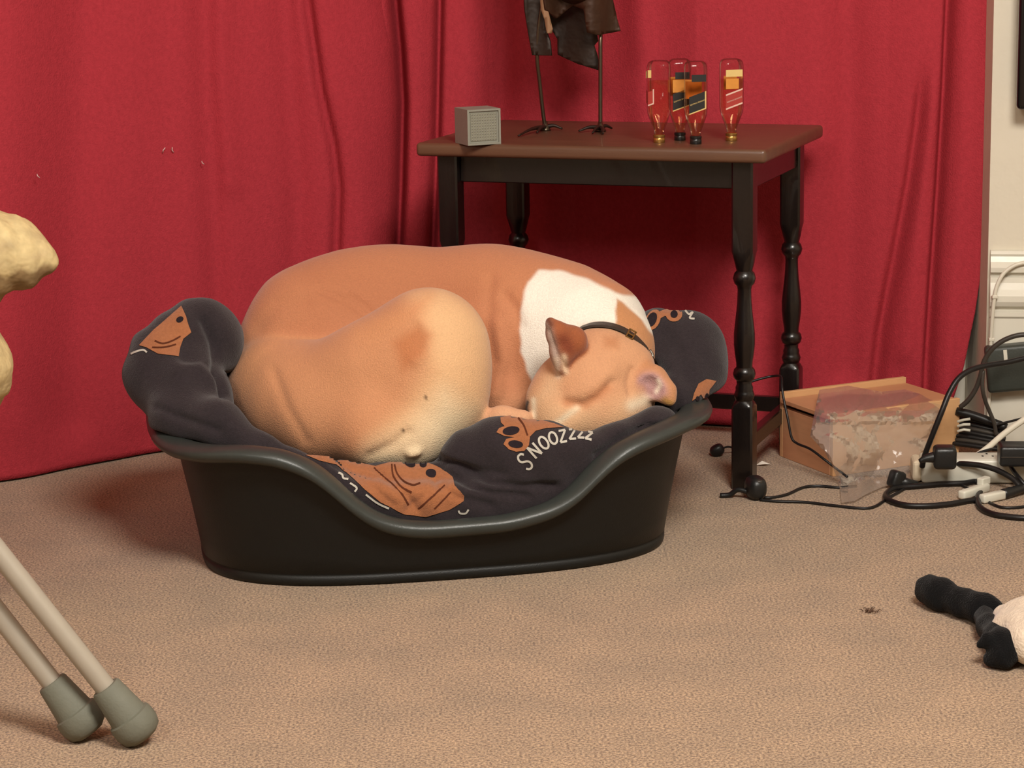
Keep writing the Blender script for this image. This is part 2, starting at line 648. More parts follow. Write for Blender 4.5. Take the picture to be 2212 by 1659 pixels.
def curtain(name, xl, xr, yoff, edge_l, edge_r, label):
    """xl(z), xr(z): side edges; yoff: distance in front of the curtain line"""
    zs = np.concatenate([np.linspace(0.004, 0.9, 90), np.linspace(0.95, 2.3, 20)])
    n = 430
    V = np.zeros((len(zs), n, 3))
    for j, z in enumerate(zs):
        u = np.linspace(0, 1, n)
        x = xl(z) + (xr(z) - xl(z)) * u
        V[j, :, 0] = x
        V[j, :, 1] = np.interp(x, CX, CY) + yoff
        V[j, :, 2] = z
    P = V.reshape(-1, 3)
    px = project(P)
    d = np.zeros(len(P))
    for poly, w, amp in FOLDS:
        p0, p1 = poly[0], poly[1]
        fade = 1.0
        if p0[1] < 0:                       # the fold runs on up to the heading
            k = (-2200 - p0[1]) / (p0[1] - p1[1])
            poly = [(p0[0] + 0.25 * k * (p0[0] - p1[0]), -2200)] + poly
        else:                               # the fold fades out upwards
            fade = sm01((px[:, 1] - p0[1] + 20) / 160)
        dd = seg_dist(px, poly)
        d += amp * fade * np.exp(-(dd / w) ** 2)
    d += 0.004 * np.sin(px[:, 0] / 31.0 + np.sin(P[:, 2] * 3.1) * 1.2) * (0.5 + 0.5 * np.sin(px[:, 0] / 173.0 + P[:, 2] * 2))
    d += 0.007 * np.sin(px[:, 0] / 61.0 + P[:, 2] * 1.7)
    P[:, 1] -= d
    V = P.reshape(len(zs), n, 3)
    if edge_l:
        k = np.exp(-np.linspace(0, 1, n) * n / 8)
        V[:, :, 1] += edge_l * k[None]
    if edge_r:
        k = np.exp(-(1 - np.linspace(0, 1, n)) * n / 6)
        V[:, :, 1] += edge_r * k[None]
    idx = np.arange(len(zs) * n).reshape(len(zs), n)
    F = np.stack([idx[:-1, :-1].ravel(), idx[:-1, 1:].ravel(), idx[1:, 1:].ravel(), idx[1:, :-1].ravel()], 1)
    o = np_mesh(name, V.reshape(-1, 3), F, M_curtain, label=label, cat='curtain')
    md = o.modifiers.new('thickness', 'SOLIDIFY')
    md.thickness = 0.003
    return o


gapL = [(836, 14), (854, 113), (861, 226), (858, 407), (855, 542), (850, 900)]
LEdge = [at(x, y, 4.07) for x, y in gapL]
xrL = lambda z: float(np.interp(z, [p.z for p in LEdge[::-1]], [p.x for p in LEdge[::-1]]))
edR = [(2146, 0), (2138, 400), (2128, 560), (2112, 680), (2090, 800), (2066, 880), (2046, 940)]
REdge = [at(x, y, 3.93) for x, y in edR]
xrR = lambda z: float(np.interp(z, [p.z for p in REdge[::-1]], [p.x for p in REdge[::-1]]))
cl = curtain('curtain', lambda z: -2.3, xrL, -0.022, 0, 0.05, 'left red curtain panel hanging behind the crutches and stone ornament')
cr = curtain('curtain', lambda z: xrL(z) - 0.03, xrR, 0.012, 0.0, 0.012, 'right red curtain panel hanging behind the dark side table')
M_lint = mat('white_lint', (225, 190, 185), 0.9, 0.05, 200)
for (a, b) in (((352, 330), (357, 319)), ((372, 318), (375, 329)), ((436, 348), (441, 355)), ((80, 376), (86, 384))):
    x0 = at(*a, 3.9)
    yy = float(np.interp(x0.x, CX, CY)) - 0.034
    v, f = tube([at(*a, yy), at((a[0] + b[0]) / 2 - 2, (a[1] + b[1]) / 2, yy - 0.002), at(*b, yy)], 0.0008, 5)
    mesh_obj('lint', v, f, M_lint, cl)

# ================================================================== dog bed
BCX, BCY, BYAW, BA, BB, BN = -0.1226, 3.3354, 0.1748, 0.3413, 0.2103, 2.877
RIM = [(0, .202), (40, .215), (90, .23), (140, .22), (178, .204), (200, .195), (215, .197), (229, .203), (239.5, .199), (246.5, .183), (250.5, .164), (253.5, .141),
       (256.5, .12), (259.5, .102), (264, .088), (268, .083), (275.5, .085), (283.5, .098), (289, .118), (292.5, .144), (298.5, .173),
       (305, .185), (311.5, .192), (323, .2), (345, .2), (360, .202)]


def bed_xy(t, off):
    c, s = math.cos(t), math.sin(t)
    x = (BA + off) * math.copysign(abs(c) ** (2 / BN), c)
    y = (BB + off) * math.copysign(abs(s) ** (2 / BN), s)
    return (BCX + x * math.cos(BYAW) - y * math.sin(BYAW), BCY + x * math.sin(BYAW) + y * math.cos(BYAW))


def rim_z(t):
    return float(np.interp(math.degrees(t) % 360, [r[0] for r in RIM], [r[1] for r in RIM]))


def even_t(n):
    T = np.linspace(0, 2 * math.pi, 4000)
    P = np.array([bed_xy(t, 0.04) for t in T])
    s = np.concatenate([[0], np.cumsum(np.linalg.norm(np.diff(P, axis=0), axis=1))])
    return np.interp(np.linspace(0, s[-1], n, endpoint=False), s, T)


M_plastic = mat('black_moulded_plastic', (15, 17, 16), 0.48, 0.15, 60, 0.12, 500, spec=0.45)
M_rim = mat('dark_grey_plastic_rim', (56, 60, 57), 0.38, 0.10, 60, 0.10, 500, spec=0.5)
bed = empty('dog_bed', (BCX, BCY, 0), label='black moulded plastic dog bed with a dipped front edge', cat='dog bed')
TT = even_t(300)
# smoothed rim height
zr = np.array([rim_z(t) for t in TT])
for _ in range(6):
    zr = 0.5 * zr + 0.25 * np.roll(zr, 1) + 0.25 * np.roll(zr, -1)
prof = [(-0.010, 'z', 0.0), (0.000, 'z', 0.001), (0.0015, 'z', 0.006), (0.0015, 'z', 0.014), (-0.0015, 'z', 0.0165), (0.002, 'z', 0.019)]
rows = []
for o_, _, z in prof:
    rows.append([(bed_xy(t, o_), z) for t in TT])
for s in (0.15, 0.3, 0.45, 0.6, 0.75, 0.9, 1.0):
    rows.append([(bed_xy(t, 0.002 + 0.034 * (s * (zr[i] / 0.2)) ** 1.1), 0.019 + s * (zr[i] - 0.019)) for i, t in enumerate(TT)])
for s in (1.0, 0.8, 0.6, 0.4, 0.2, 0.0):
    rows.append([(bed_xy(t, -0.003 + 0.034 * (s * (zr[i] / 0.2)) ** 1.1), 0.022 + s * (zr[i] - 0.022)) for i, t in enumerate(TT)])
V, F = [], []
n = len(TT)
for r in rows:
    for (x, y), z in r:
        V.append((x - BCX, y - BCY, z))
for j in range(len(rows) - 1):
    for i in range(n):
        i2 = (i + 1) % n
        F.append((j * n + i, j * n + i2, (j + 1) * n + i2, (j + 1) * n + i))
F.append(tuple(range(n))[::-1])
F.append(tuple((len(rows) - 1) * n + i for i in range(n)))
mesh_obj('shell', V, F, M_plastic, bed)
V, F = [], []
K = 14
for i, t in enumerate(TT):
    o_ = 0.036 * (zr[i] / 0.2) ** 1.1
    for k in range(K):
        a = 2 * math.pi * k / K
        # rolled lip: wide flange, rounded over the wall
        w = 0.0165
        ww = w + 0.007 * (abs(math.cos(t)) ** 2)
        (x, y) = bed_xy(t, o_ + 0.008 * (ww / w) + ww * math.cos(a))
        V.append((x - BCX, y - BCY, zr[i] + (0.0105 if math.sin(a) > 0 else 0.0145) * math.sin(a)))
for i in range(n):
    for k in range(K):
        i2, k2 = (i + 1) % n, (k + 1) % K
        F.append((i * K + k, i2 * K + k, i2 * K + k2, i * K + k2))
mesh_obj('rim', V, F, M_rim, bed)

# ================================================================== blanket
cB, sB = math.cos(BYAW), math.sin(BYAW)


def inside_bed(X):
    lx = (X[0] - BCX) * cB + (X[1] - BCY) * sB
    ly = -(X[0] - BCX) * sB + (X[1] - BCY) * cB
    z = X[2]
    off = np.where(z < 0.2, 0.030 * z / 0.2 - 0.006, 0.024 + (z - 0.2) * 4.0)
    a, b = BA + off, BB + off
    return ((np.abs(lx) / a) ** BN + (np.abs(ly) / b) ** BN) ** (1 / BN) * 0.25 - 0.25


BL_FRONT = [ball(*q) for q in ((380, 905, 3.20, 58), (470, 920, 3.17, 52), (560, 968, 3.14, 30), (640, 1000, 3.13, 22), (700, 1018, 3.125, 26), (760, 1066, 3.12, 34),
                               (850, 1092, 3.125, 44), (950, 1092, 3.135, 46), (1080, 1080, 3.15, 50), (1180, 1058, 3.165, 56), (1255, 1005, 3.18, 54),
                               (1330, 965, 3.20, 44), (1425, 918, 3.24, 44))]
BL_MID = [ball(*q) for q in ((740, 1035, 3.17, 40), (850, 1055, 3.18, 50), (990, 1050, 3.20, 58))]
BL_BUMP = [ball(*q) for q in ((1006, 982, 3.185, 52), (1075, 972, 3.185, 68), (1165, 984, 3.18, 70), (1240, 1002, 3.18, 64))]
BL_L = [ball(*q) for q in ((335, 803, 3.29, 60), (356, 776, 3.31, 66), (432, 737, 3.35, 79), (476, 750, 3.44, 54))]
BL_L2 = [ball(*q) for q in ((345, 820, 3.28, 60), (405, 850, 3.26, 76), (450, 900, 3.23, 52))]
BL_R = [ball(*q) for q in ((1420, 740, 3.43, 74), (1485, 755, 3.42, 72), (1488, 812, 3.39, 72), (1462, 862, 3.34, 62))]


def blanket_sdf(X):
    d = chain_d(X, BL_FRONT, 0.02)
    d = smin(d, chain_d(X, BL_MID, 0.02), 0.02)
    d = smin(d, chain_d(X, BL_BUMP, 0.02), 0.025)
    d = smin(d, chain_d(X, BL_L, 0.04), 0.03)
    d = smin(d, chain_d(X, BL_L2, 0.05), 0.03)
    d = smin(d, chain_d(X, BL_R, 0.03), 0.02)
    pad = np.abs(X[2] - 0.06) - 0.035
    d = smin(d, pad + 0 * X[0] + 0 * X[1], 0.02)
    return smax(d, inside_bed(X), 0.012)


V, F = nets(blanket_sdf, (-0.66, 3.02, 0.018), (0.36, 3.62, 0.44), 0.0036)
V = relax(V, F, 2)
Nn = normals(V, F)
px = project(V)
facing = (Nn * (np.array(CAMP) - V)).sum(1) > 0
for poly, w, dep in (
        ([(950, 992), (1000, 1012), (1060, 1040), (1130, 1052), (1200, 1050)], 9, .008), ([(945, 1008), (1000, 1040), (1060, 1066), (1140, 1072)], 8, .007),
        ([(960, 1000), (1030, 1016), (1090, 1024)], 8, .005), ([(940, 1040), (990, 1075), (1060, 1092)], 9, .005),
        ([(440, 690), (462, 740), (474, 800), (486, 850)], 10, .010), ([(395, 770), (440, 772), (470, 800)], 12, .006), ([(340, 880), (400, 905), (470, 930)], 10, .006),
        ([(1440, 720), (1470, 760), (1480, 820)], 16, .004), ([(1400, 780), (1440, 800)], 12, .004),
        ([(810, 1010), (840, 1040), (880, 1070), (900, 1100)], 9, .005), ([(715, 1000), (790, 1040), (850, 1090)], 8, .004),
        ([(880, 1100), (930, 1060), (970, 1040)], 8, .003), ([(1290, 985), (1340, 950), (1400, 915)], 10, .006)):
    dd = seg_dist(px, poly)
    V = V - Nn * (dep * np.exp(-(dd / w) ** 2) * facing)[:, None]
V += Nn * (0.0016 * (np.sin(V[:, 0] * 61 + V[:, 2] * 47) * np.sin(V[:, 1] * 53 + V[:, 0] * 29) + 0.6 * np.sin(V[:, 0] * 130 + V[:, 2] * 90)))[:, None]
M_fleece = mat('charcoal_fleece', (50, 43, 46), 0.95, 0.30, 240, 0.6, 700, sheen=0.2, spec=0.1)
blanket = np_mesh('dog_blanket', V, F, M_fleece, label='charcoal fleece blanket printed with brown shapes and SNOOZZZ, padding the dog bed', cat='blanket')
BV, BF = V, F
bvh_blanket = BVHTree.FromPolygons([Vector(p) for p in V], [tuple(int(i) for i in q) for q in F])


def hit(bvh, x, y, off=0.0):
    a, b = x - IW / 2, y - IH / 2
    d = (_f + RIGHT * (a / FPX) - UP * (b / FPX)).normalized()
    co, no, _, _ = bvh.ray_cast(CAMP, d)
    if co is None:
        return None
    if no.dot(d) > 0:
        no = -no
    return co + no * off


def print_patch(name, poly, M, parent, bvh, off=0.0015, step=4.0, maxjump=0.03):
    """flat print: the outline is laid on the cloth, with thickness following the surface"""
    pts = []
    n = len(poly)
    for i in range(n):
        a, b = Vector(poly[i]), Vector(poly[(i + 1) % n])
        k = max(1, int((b - a).length / step))
        pts += [a + (b - a) * (j / k) for j in range(k)]
    nb = len(pts)
    edges = [(i, (i + 1) % nb) for i in range(nb)]
    P = np.array(poly, dtype=float)
    gx, gy = np.meshgrid(np.arange(P[:, 0].min(), P[:, 0].max(), step), np.arange(P[:, 1].min(), P[:, 1].max(), step))
    G = np.stack([gx.ravel(), gy.ravel()], 1)
    if len(G):
        G = G[in_poly(G, poly)]
        if len(G):
            bd = seg_dist(G, [tuple(p) for p in pts] + [tuple(pts[0])])
            pts += [Vector(g) for g in G[bd > step * 0.5]]
    vo, _, fo, _, _, _ = delaunay_2d_cdt([Vector((p[0], p[1])) for p in pts], edges, [], 1, 1e-4)
    H = [hit(bvh, p[0], p[1], off) for p in vo]
    keep = []
    for q in fo:
        if any(H[i] is None for i in q):
            continue
        if max((H[q[i]] - H[q[i - 1]]).length for i in range(len(q))) > maxjump:
            continue
        keep.append(q)
    comp, best = {}, []
    for q in keep:
        for i in q:
            comp.setdefault(i, []).append(q)
    seen = set()
    for q in keep:
        if q[0] in seen:
            continue
        stack, piece = [q[0]], set()
        while stack:
            i = stack.pop()
            if i in seen:
                continue
            seen.add(i)
            for q2 in comp[i]:
                piece.add(tuple(q2))
                stack += [j for j in q2 if j not in seen]
        if len(piece) > len(best):
            best = piece
    keep = sorted(best)
    used = sorted({i for q in keep for i in q})
    if not used:
        return None
    mp = {u: k for k, u in enumerate(used)}
    return mesh_obj(name, [H[i] for i in used], [[mp[i] for i in q] for q in keep], M, parent)


def print_line(name, line, w, M, parent, bvh, off=0.0024):
    sm = [Vector((q.x, q.y)) for q in spline([(a[0], a[1], 0) for a in line], 6)] if len(line) > 2 else [Vector(a) for a in line]
    pts = []
    for a, b in zip(sm[:-1], sm[1:]):
        k = max(1, int((b - a).length / 3))
        pts += [a + (b - a) * (j / k) for j in range(k)]
    pts.append(sm[-1])
    v, f = [], []
    for i, p in enumerate(pts):
        T = (pts[min(i + 1, len(pts) - 1)] - pts[max(i - 1, 0)]).normalized()
        nrm = Vector((-T.y, T.x))
        l, r = hit(bvh, *(p + nrm * w / 2), off), hit(bvh, *(p - nrm * w / 2), off)
        if l is None or r is None or (v and (v[-1] - r).length > .03):
            continue
        v += [l, r]
    f = [(2 * i, 2 * i + 1, 2 * i + 3, 2 * i + 2) for i in range(len(v) // 2 - 1)]
    return (v, f)


def ell(cx, cy, rx, ry, ang=0, n=18):
    a = math.radians(ang)
    return [(cx + rx * math.cos(2 * math.pi * k / n) * math.cos(a) - ry * math.sin(2 * math.pi * k / n) * math.sin(a),
             cy + rx * math.cos(2 * math.pi * k / n) * math.sin(a) + ry * math.sin(2 * math.pi * k / n) * math.cos(a)) for k in range(n)]


M_pbrown = mat('brown_fleece_print', (166, 106, 70), 0.95, 0.2, 240, 0.5, 700, sheen=0.3, spec=0.1)
M_pdark = mat('dark_fleece_print', (44, 36, 40), 0.95, 0.2, 240, 0.4, 700, spec=0.1)
M_pline = mat('dark_brown_print_line', (92, 50, 34), 0.95, 0.2, 240, spec=0.1)
M_pwhite = mat('pale_grey_print', (196, 190, 178), 0.95, 0.15, 240, spec=0.1)
motifs = [
    [(659, 984), (690, 986), (740, 990), (788, 1004), (811, 1008), (842, 1000), (880, 1000), (920, 1000), (951, 1010), (978, 1031), (982, 1050), (1003, 1070), (1001, 1083),
     (970, 1101), (920, 1116), (873, 1111), (823, 1085), (788, 1058), (753, 1027), (725, 1004), (690, 996)],
    [(1081, 903), (1120, 896), (1196, 916), (1217, 924), (1180, 926), (1157, 932), (1145, 944), (1143, 962), (1133, 974), (1115, 976), (1099, 971), (1087, 960),
     (1093, 949), (1112, 945), (1090, 943), (1072, 935), (1078, 926), (1090, 922), (1082, 914)],
    [(1508, 829), (1525, 819), (1546, 823), (1536, 836), (1531, 842), (1529, 864), (1521, 867), (1513, 852), (1506, 858), (1494, 866), (1498, 850)],
    [(392, 662), (402, 685), (406, 700), (413, 719), (396, 733), (389, 752), (385, 771), (342, 765), (316, 751), (301, 747), (332, 714), (360, 690)],
    ell(1411, 692, 15, 23, 25), ell(1456, 680, 18, 16, 0),
    [(1421, 676), (1436, 670), (1450, 668), (1450, 686), (1436, 684), (1425, 690)],
]
for mtf in motifs:
    print_patch('printed_shape', mtf, M_pbrown, blanket, bvh_blanket)
for e in (ell(885, 1004, 12, 7, 20), ell(914, 1006, 8, 6), ell(931, 1024, 12, 9, 10), ell(1104, 932, 19, 9, -8), ell(1114, 960, 17, 8, 5),
          ell(1409, 692, 10, 16, 25), ell(1456, 681, 8, 8), ell(389, 692, 8, 6, -30), ell(1525, 858, 5, 9), ell(1505, 861, 4, 5)):
    print_patch('printed_spot', e, M_pdark, blanket, bvh_blanket, off=0.0022, step=4)
for ln in ([(852, 1006), (858, 1025), (872, 1042), (892, 1050), (908, 1046)], [(846, 1005), (850, 1030), (866, 1052), (890, 1064)], [(808, 1012), (840, 1040), (866, 1068), (880, 1090)],
           [(905, 1098), (935, 1072), (962, 1050)], [(938, 1098), (958, 1078), (975, 1062)], [(1119, 905), (1132, 922), (1140, 942)], [(335, 738), (352, 744), (372, 738), (390, 728)],
           [(330, 752), (356, 752), (380, 746)]):
    a, b = print_line('l', ln, 3.2, None, None, bvh_blanket)
    if b:
        mesh_obj('printed_line', a, b, M_pline, blanket)
# lettering: strokes of each letter in a unit box (x right, y up)
GLY = {'S': [[(.95, .85), (.7, 1), (.3, 1), (.08, .8), (.2, .6), (.75, .42), (.92, .2), (.7, 0), (.3, 0), (.05, .15)]],
       'N': [[(.05, 0), (.05, 1)], [(.05, 1), (.9, 0)], [(.9, 0), (.9, 1)]],
       'O': [[(.5 + .45 * math.cos(a * .5236), .5 + .5 * math.sin(a * .5236)) for a in range(13)]],
       'Z': [[(.05, 1), (.95, 1)], [(.95, 1), (.05, 0)], [(.05, 0), (.95, 0)]]}
for ch, cx_, cy_, w, h, ang in (('S', 1134, 997, 19, 36, 42), ('N', 1155, 973, 18, 30, 42), ('O', 1174, 957, 18, 27, 35), ('O', 1194, 947, 18, 25, 22),
                                ('Z', 1215, 943, 16, 24, 10), ('Z', 1236, 939, 16, 20, 4), ('Z', 1255, 938, 16, 17, -2), ('Z', 1272, 942, 15, 15, -12)):
    LV, LF = [], []
    A = math.radians(ang)
    for st in GLY[ch]:
        pl = []
        for gx, gy in st:
            X, Y = (gx - .5) * w, -(gy - .5) * h
            pl.append((cx_ + X * math.cos(A) + Y * math.sin(A), cy_ - X * math.sin(A) + Y * math.cos(A)))
        a, b = print_line('l', pl, 4.6, None, None, bvh_blanket, off=0.0014)
        LF += [tuple(i + len(LV) for i in q) for q in b]
        LV += a
    if LF:
        mesh_obj('printed_letter', LV, LF, M_pwhite, blanket)
for ln in ([(284, 765), (296, 760), (310, 757), (318, 762)], [(730, 1022), (738, 1026), (742, 1034), (752, 1036)], [(756, 1044), (770, 1054), (766, 1062)], [(790, 1068), (815, 1086), (840, 1098)],
           [(1480, 672), (1488, 680), (1496, 676), (1490, 688), (1500, 690)], [(990, 1102), (994, 1108), (1006, 1108), (1012, 1100)]):
    a, b = print_line('l', ln, 4.0, None, None, bvh_blanket, off=0.0014)
    if b:
        mesh_obj('printed_stroke', a, b, M_pwhite, blanket)

# ================================================================== dog
def bl(*qs):
    return [ball(*q) for q in qs]


D_TRUNK = bl((590, 790, 3.43, 98), (670, 712, 3.47, 122), (760, 690, 3.51, 132), (850, 688, 3.53, 140), (950, 696, 3.54, 137), (1060, 690, 3.52, 145), (1130, 712, 3.49, 150))
D_CHEST = bl((1075, 800, 3.44, 105), (1090, 860, 3.38, 60))
D_BELLY = bl((800, 800, 3.44, 120), (1000, 800, 3.45, 110))
D_NECK = bl((1130, 712, 3.49, 150), (1215, 728, 3.46, 148), (1280, 750, 3.42, 128), (1312, 770, 3.39, 95))
D_HIND = bl((603, 838, 3.38, 116), (700, 868, 3.33, 112), (820, 822, 3.31, 124), (926, 748, 3.305, 116))
D_SHIN = bl((926, 748, 3.305, 116), (926, 795, 3.295, 124), (914, 858, 3.285, 128), (880, 925, 3.25, 78))
D_FOOT = bl((880, 928, 3.25, 76), (800, 922, 3.25, 80), (700, 908, 3.29, 82), (620, 880, 3.33, 86))
D_TOE = bl((888, 979, 3.194, 10), (900, 977, 3.194, 9))
D_ARM = bl((1040, 915, 3.27, 26), (1085, 904, 3.26, 22), (1130, 905, 3.25, 20))
D_HEAD = bl((1298, 802, 3.32, 88), (1335, 812, 3.32, 72), (1268, 838, 3.295, 80), (1222, 838, 3.30, 58), (1196, 872, 3.285, 53), (1216, 900, 3.265, 46), (1196, 935, 3.255, 34),
            (1330, 876, 3.29, 62), (1296, 888, 3.275, 58), (1362, 862, 3.30, 40))
HL = [(0, 1), (0, 2), (0, 3), (2, 3), (3, 4), (2, 5), (4, 5), (5, 6), (1, 7), (2, 8), (7, 8), (8, 5), (7, 9), (1, 9)]
D_EARL = bl((1189, 697, 3.245, 8), (1204, 722, 3.25, 19), (1233, 738, 3.265, 30), (1213, 762, 3.25, 20), (1212, 792, 3.25, 15))
EL = [(0, 1), (0, 2), (1, 2), (1, 3), (2, 3), (3, 4)]
D_EARR = bl((1376, 803, 3.30, 30), (1408, 826, 3.280, 35), (1438, 848, 3.268, 22), (1448, 866, 3.26, 11))
INR = ball(1400, 842, 3.246, 36)
GROUPS = ['trunk', 'neck', 'hind', 'head', 'earl', 'earr', 'arm']


def dog_groups(X):
    g = {}
    g['trunk'] = smin(chain_d(X, D_TRUNK, 0.05), smin(chain_d(X, D_CHEST, 0.04), chain_d(X, D_BELLY, 0.04), 0.04), 0.05)
    g['neck'] = chain_d(X, D_NECK, 0.04)
    g['hind'] = smin(smin(chain_d(X, D_HIND, 0.04), chain_d(X, D_SHIN, 0.03), 0.03), chain_d(X, D_FOOT, 0.03), 0.03)
    g['hind'] = smin(g['hind'], chain_d(X, D_TOE, 0.008), 0.008)
    g['head'] = chain_d(X, D_HEAD, 0.022, HL)
    g['earl'] = chain_d(X, D_EARL, 0.012, EL)
    e = chain_d(X, D_EARR, 0.012)
    g['earr'] = smax(e, -caps_d(X, INR[0], INR[1], INR[0], INR[1]), 0.006)
    g['arm'] = chain_d(X, D_ARM, 0.02)
    return g


def dog_sdf(X):
    g = dog_groups(X)
    d = smin(g['trunk'], g['neck'], 0.04)
    d = smin(d, g['hind'], 0.012)
    d = smin(d, g['arm'], 0.008)
    h = smin(smin(g['head'], g['earl'], 0.010), g['earr'], 0.010)
    return smin(d, h, 0.007)


V, F = nets(dog_sdf, (-0.47, 3.08, 0.06), (0.28, 3.68, 0.44), 0.0033)
V = relax(V, F, 2)
Nn = normals(V, F)
px = project(V)
gg = dog_groups([V[:, 0].astype(np.float32), V[:, 1].astype(np.float32), V[:, 2].astype(np.float32)])
st_ = np.stack([gg[k] for k in GROUPS])
wt_ = np.exp(-(st_ - st_.min(0)) / 0.0022)
wt_ /= wt_.sum(0)
G = {k: wt_[i] for i, k in enumerate(GROUPS)}
body = G['trunk'] + G['neck']
facing = (Nn * (np.array(CAMP) - V)).sum(1) > 0
disp = np.zeros(len(V))
for poly, w, dep, sel in (
        ([(690, 628), (730, 640), (770, 665), (800, 690)], 9, .004, body), ([(760, 640), (790, 660), (812, 682)], 8, .004, body),
        ([(1092, 640), (1112, 665), (1122, 700)], 14, .005, body), ([(1075, 700), (1085, 780), (1070, 850)], 16, -.004, body),
        ([(1060, 600), (1052, 700), (1065, 780)], 14, .003, body), ([(1110, 720), (1105, 800), (1090, 860)], 14, .003, body),
        ([(1222, 868), (1258, 873), (1290, 860), (1318, 828)], 9, .0045, G['head']), ([(1240, 850), (1290, 835), (1320, 800)], 22, -.004, G['head']),
        ([(1185, 715), (1200, 760), (1222, 795)], 6, .004, G['earl']), ([(1262, 880), (1215, 912)], 10, .002, G['head']),
        ([(905, 690), (930, 720), (925, 760), (900, 780)], 14, -.003, G['hind']), ([(590, 800), (620, 880), (660, 950)], 12, .0025, G['hind']),
        ([(560, 700), (600, 660), (660, 650)], 18, .003, body), ([(880, 935), (850, 960), (800, 985)], 12, .004, G['hind']), ([(1365, 800), (1358, 825), (1362, 850)], 8, .004, G['head'] + G['earr'])):
    disp += dep * np.exp(-(seg_dist(px, poly) / w) ** 2) * (sel * facing)
V = V - Nn * disp[:, None]
lin = lambda c: np.array(s2l(c)[:3])
C = np.tile(lin((198, 132, 94)), (len(V), 1))


def paint(mask, col):
    global C
    C = C * (1 - mask[:, None]) + lin(col)[None] * mask[:, None]


hind, head, neck, trunk = G['hind'], G['head'], G['neck'], G['trunk']
paint(1.0 * hind, (208, 146, 104))
# back, a little deeper; rump greyer
paint(0.5 * soft_poly(px, [(640, 560), (900, 560), (1050, 620), (900, 700), (640, 700)], 60) * body, (174, 108, 74))
paint(0.6 * soft_poly(px, [(470, 720), (560, 700), (560, 840), (620, 990), (470, 960)], 50) * (hind + body), (172, 120, 84))
# thigh: pale fur towards the shin, cream at the hock
paint(soft_poly(px, [(880, 630), (960, 600), (1080, 700), (1080, 1020), (780, 1030), (800, 950), (880, 880), (925, 800), (918, 720)], 42) * hind, (226, 180, 134))
paint(soft_poly(px, [(880, 930), (960, 850), (1020, 890), (980, 1020), (770, 1030), (800, 975)], 50) * hind, (236, 212, 174))
paint(0.8 * soft_poly(px, [(850, 740), (905, 700), (930, 725), (918, 770), (870, 800)], 18) * hind, (190, 118, 74))
paint(0.9 * soft_poly(px, [(690, 700), (850, 670), (930, 640), (900, 690), (800, 740)], 30) * hind, (214, 150, 104))
# flank and elbow
paint(0.7 * soft_poly(px, [(1040, 860), (1130, 850), (1140, 910), (1030, 920)], 22) * (body + G['arm']), (214, 150, 110))
paint(1.0 * G['arm'], (220, 166, 128))
paint(0.5 * soft_poly(px, [(980, 560), (1120, 545), (1180, 580), (1100, 640), (1000, 620)], 40) * body, (196, 130, 90))
# white neck with its tan patch
WHITE = [(1165, 584), (1140, 608), (1128, 650), (1122, 700), (1126, 760), (1138, 795), (1152, 830), (1260, 830), (1420, 800), (1420, 640), (1365, 640), (1330, 632), (1290, 612), (1250, 596), (1205, 583)]
wob = px + np.stack([1.2 * np.sin(px[:, 1] / 7.0), 1.2 * np.sin(px[:, 0] / 8.0)], 1)
paint(soft_poly(wob, WHITE, 5) * body, (246, 238, 224))
paint(soft_poly(wob, [(1332, 645), (1345, 652), (1385, 690), (1440, 760), (1400, 800), (1340, 760), (1325, 735), (1330, 690)], 3.5) * body, (198, 138, 92))
# head
paint(1.0 * head, (212, 156, 116))
paint(0.75 * soft_poly(px, [(1140, 850), (1230, 870), (1290, 880), (1290, 960), (1100, 960)], 30) * head, (224, 180, 138))
paint(0.7 * soft_poly(px, [(1330, 870), (1400, 850), (1400, 900), (1300, 960), (1290, 920)], 30) * head, (222, 178, 136))
paint(0.5 * soft_poly(px, [(1175, 810), (1215, 800), (1205, 850), (1160, 870)], 20) * head, (226, 190, 150))
paint(0.55 * soft_poly(px, [(1305, 728), (1335, 728), (1335, 752), (1305, 750)], 12) * head, (178, 112, 70))
paint(0.6 * np.exp(-(seg_dist(px, [(1225, 868), (1265, 872), (1310, 838)]) / 12) ** 2) * head, (190, 118, 76))  # brow crease darkened: its shade is put into the coat colour
paint(np.exp(-(seg_dist(px, [(1246, 882), (1200, 916)]) / 7) ** 2) * head, (240, 214, 180))
paint(np.exp(-(seg_dist(px, [(1152, 864), (1154, 900)]) / 6) ** 2) * head, (242, 222, 192))
paint(np.exp(-(seg_dist(px, [(1140, 868), (1136, 884), (1140, 900)]) / 3.6) ** 2) * head, (40, 28, 24))
# ears
paint(1.0 * G['earl'], (158, 88, 52))
paint(np.exp(-(seg_dist(px, [(1218, 735), (1228, 752)]) / 16) ** 2) * G['earl'], (128, 62, 38))
paint(np.exp(-(seg_dist(px, [(1180, 700), (1192, 745), (1204, 785)]) / 10) ** 2) * G['earl'], (176, 150, 136))
paint(np.exp(-(seg_dist(px, [(1184, 690), (1190, 700)]) / 7) ** 2) * G['earl'], (110, 62, 44))
paint(np.exp(-(seg_dist(px, [(1218, 772), (1222, 802)]) / 7) ** 2) * (G['earl'] + head), (238, 206, 172))
paint(0.8 * np.exp(-(seg_dist(px, [(1200, 780), (1206, 812)]) / 7) ** 2) * (G['earl'] + head), (224, 196, 170))
paint(1.0 * G['earr'], (200, 140, 96))
inner = np.exp(-(np.linalg.norm(V - np.array(INR[0]), axis=1) - INR[1]).clip(0) / 0.005) * G['earr']
paint(np.clip(inner * 1.3, 0, 1), (190, 146, 142))
paint(0.6 * np.exp(-(seg_dist(px, [(1390, 842), (1408, 848)]) / 7) ** 2) * inner, (140, 88, 84))
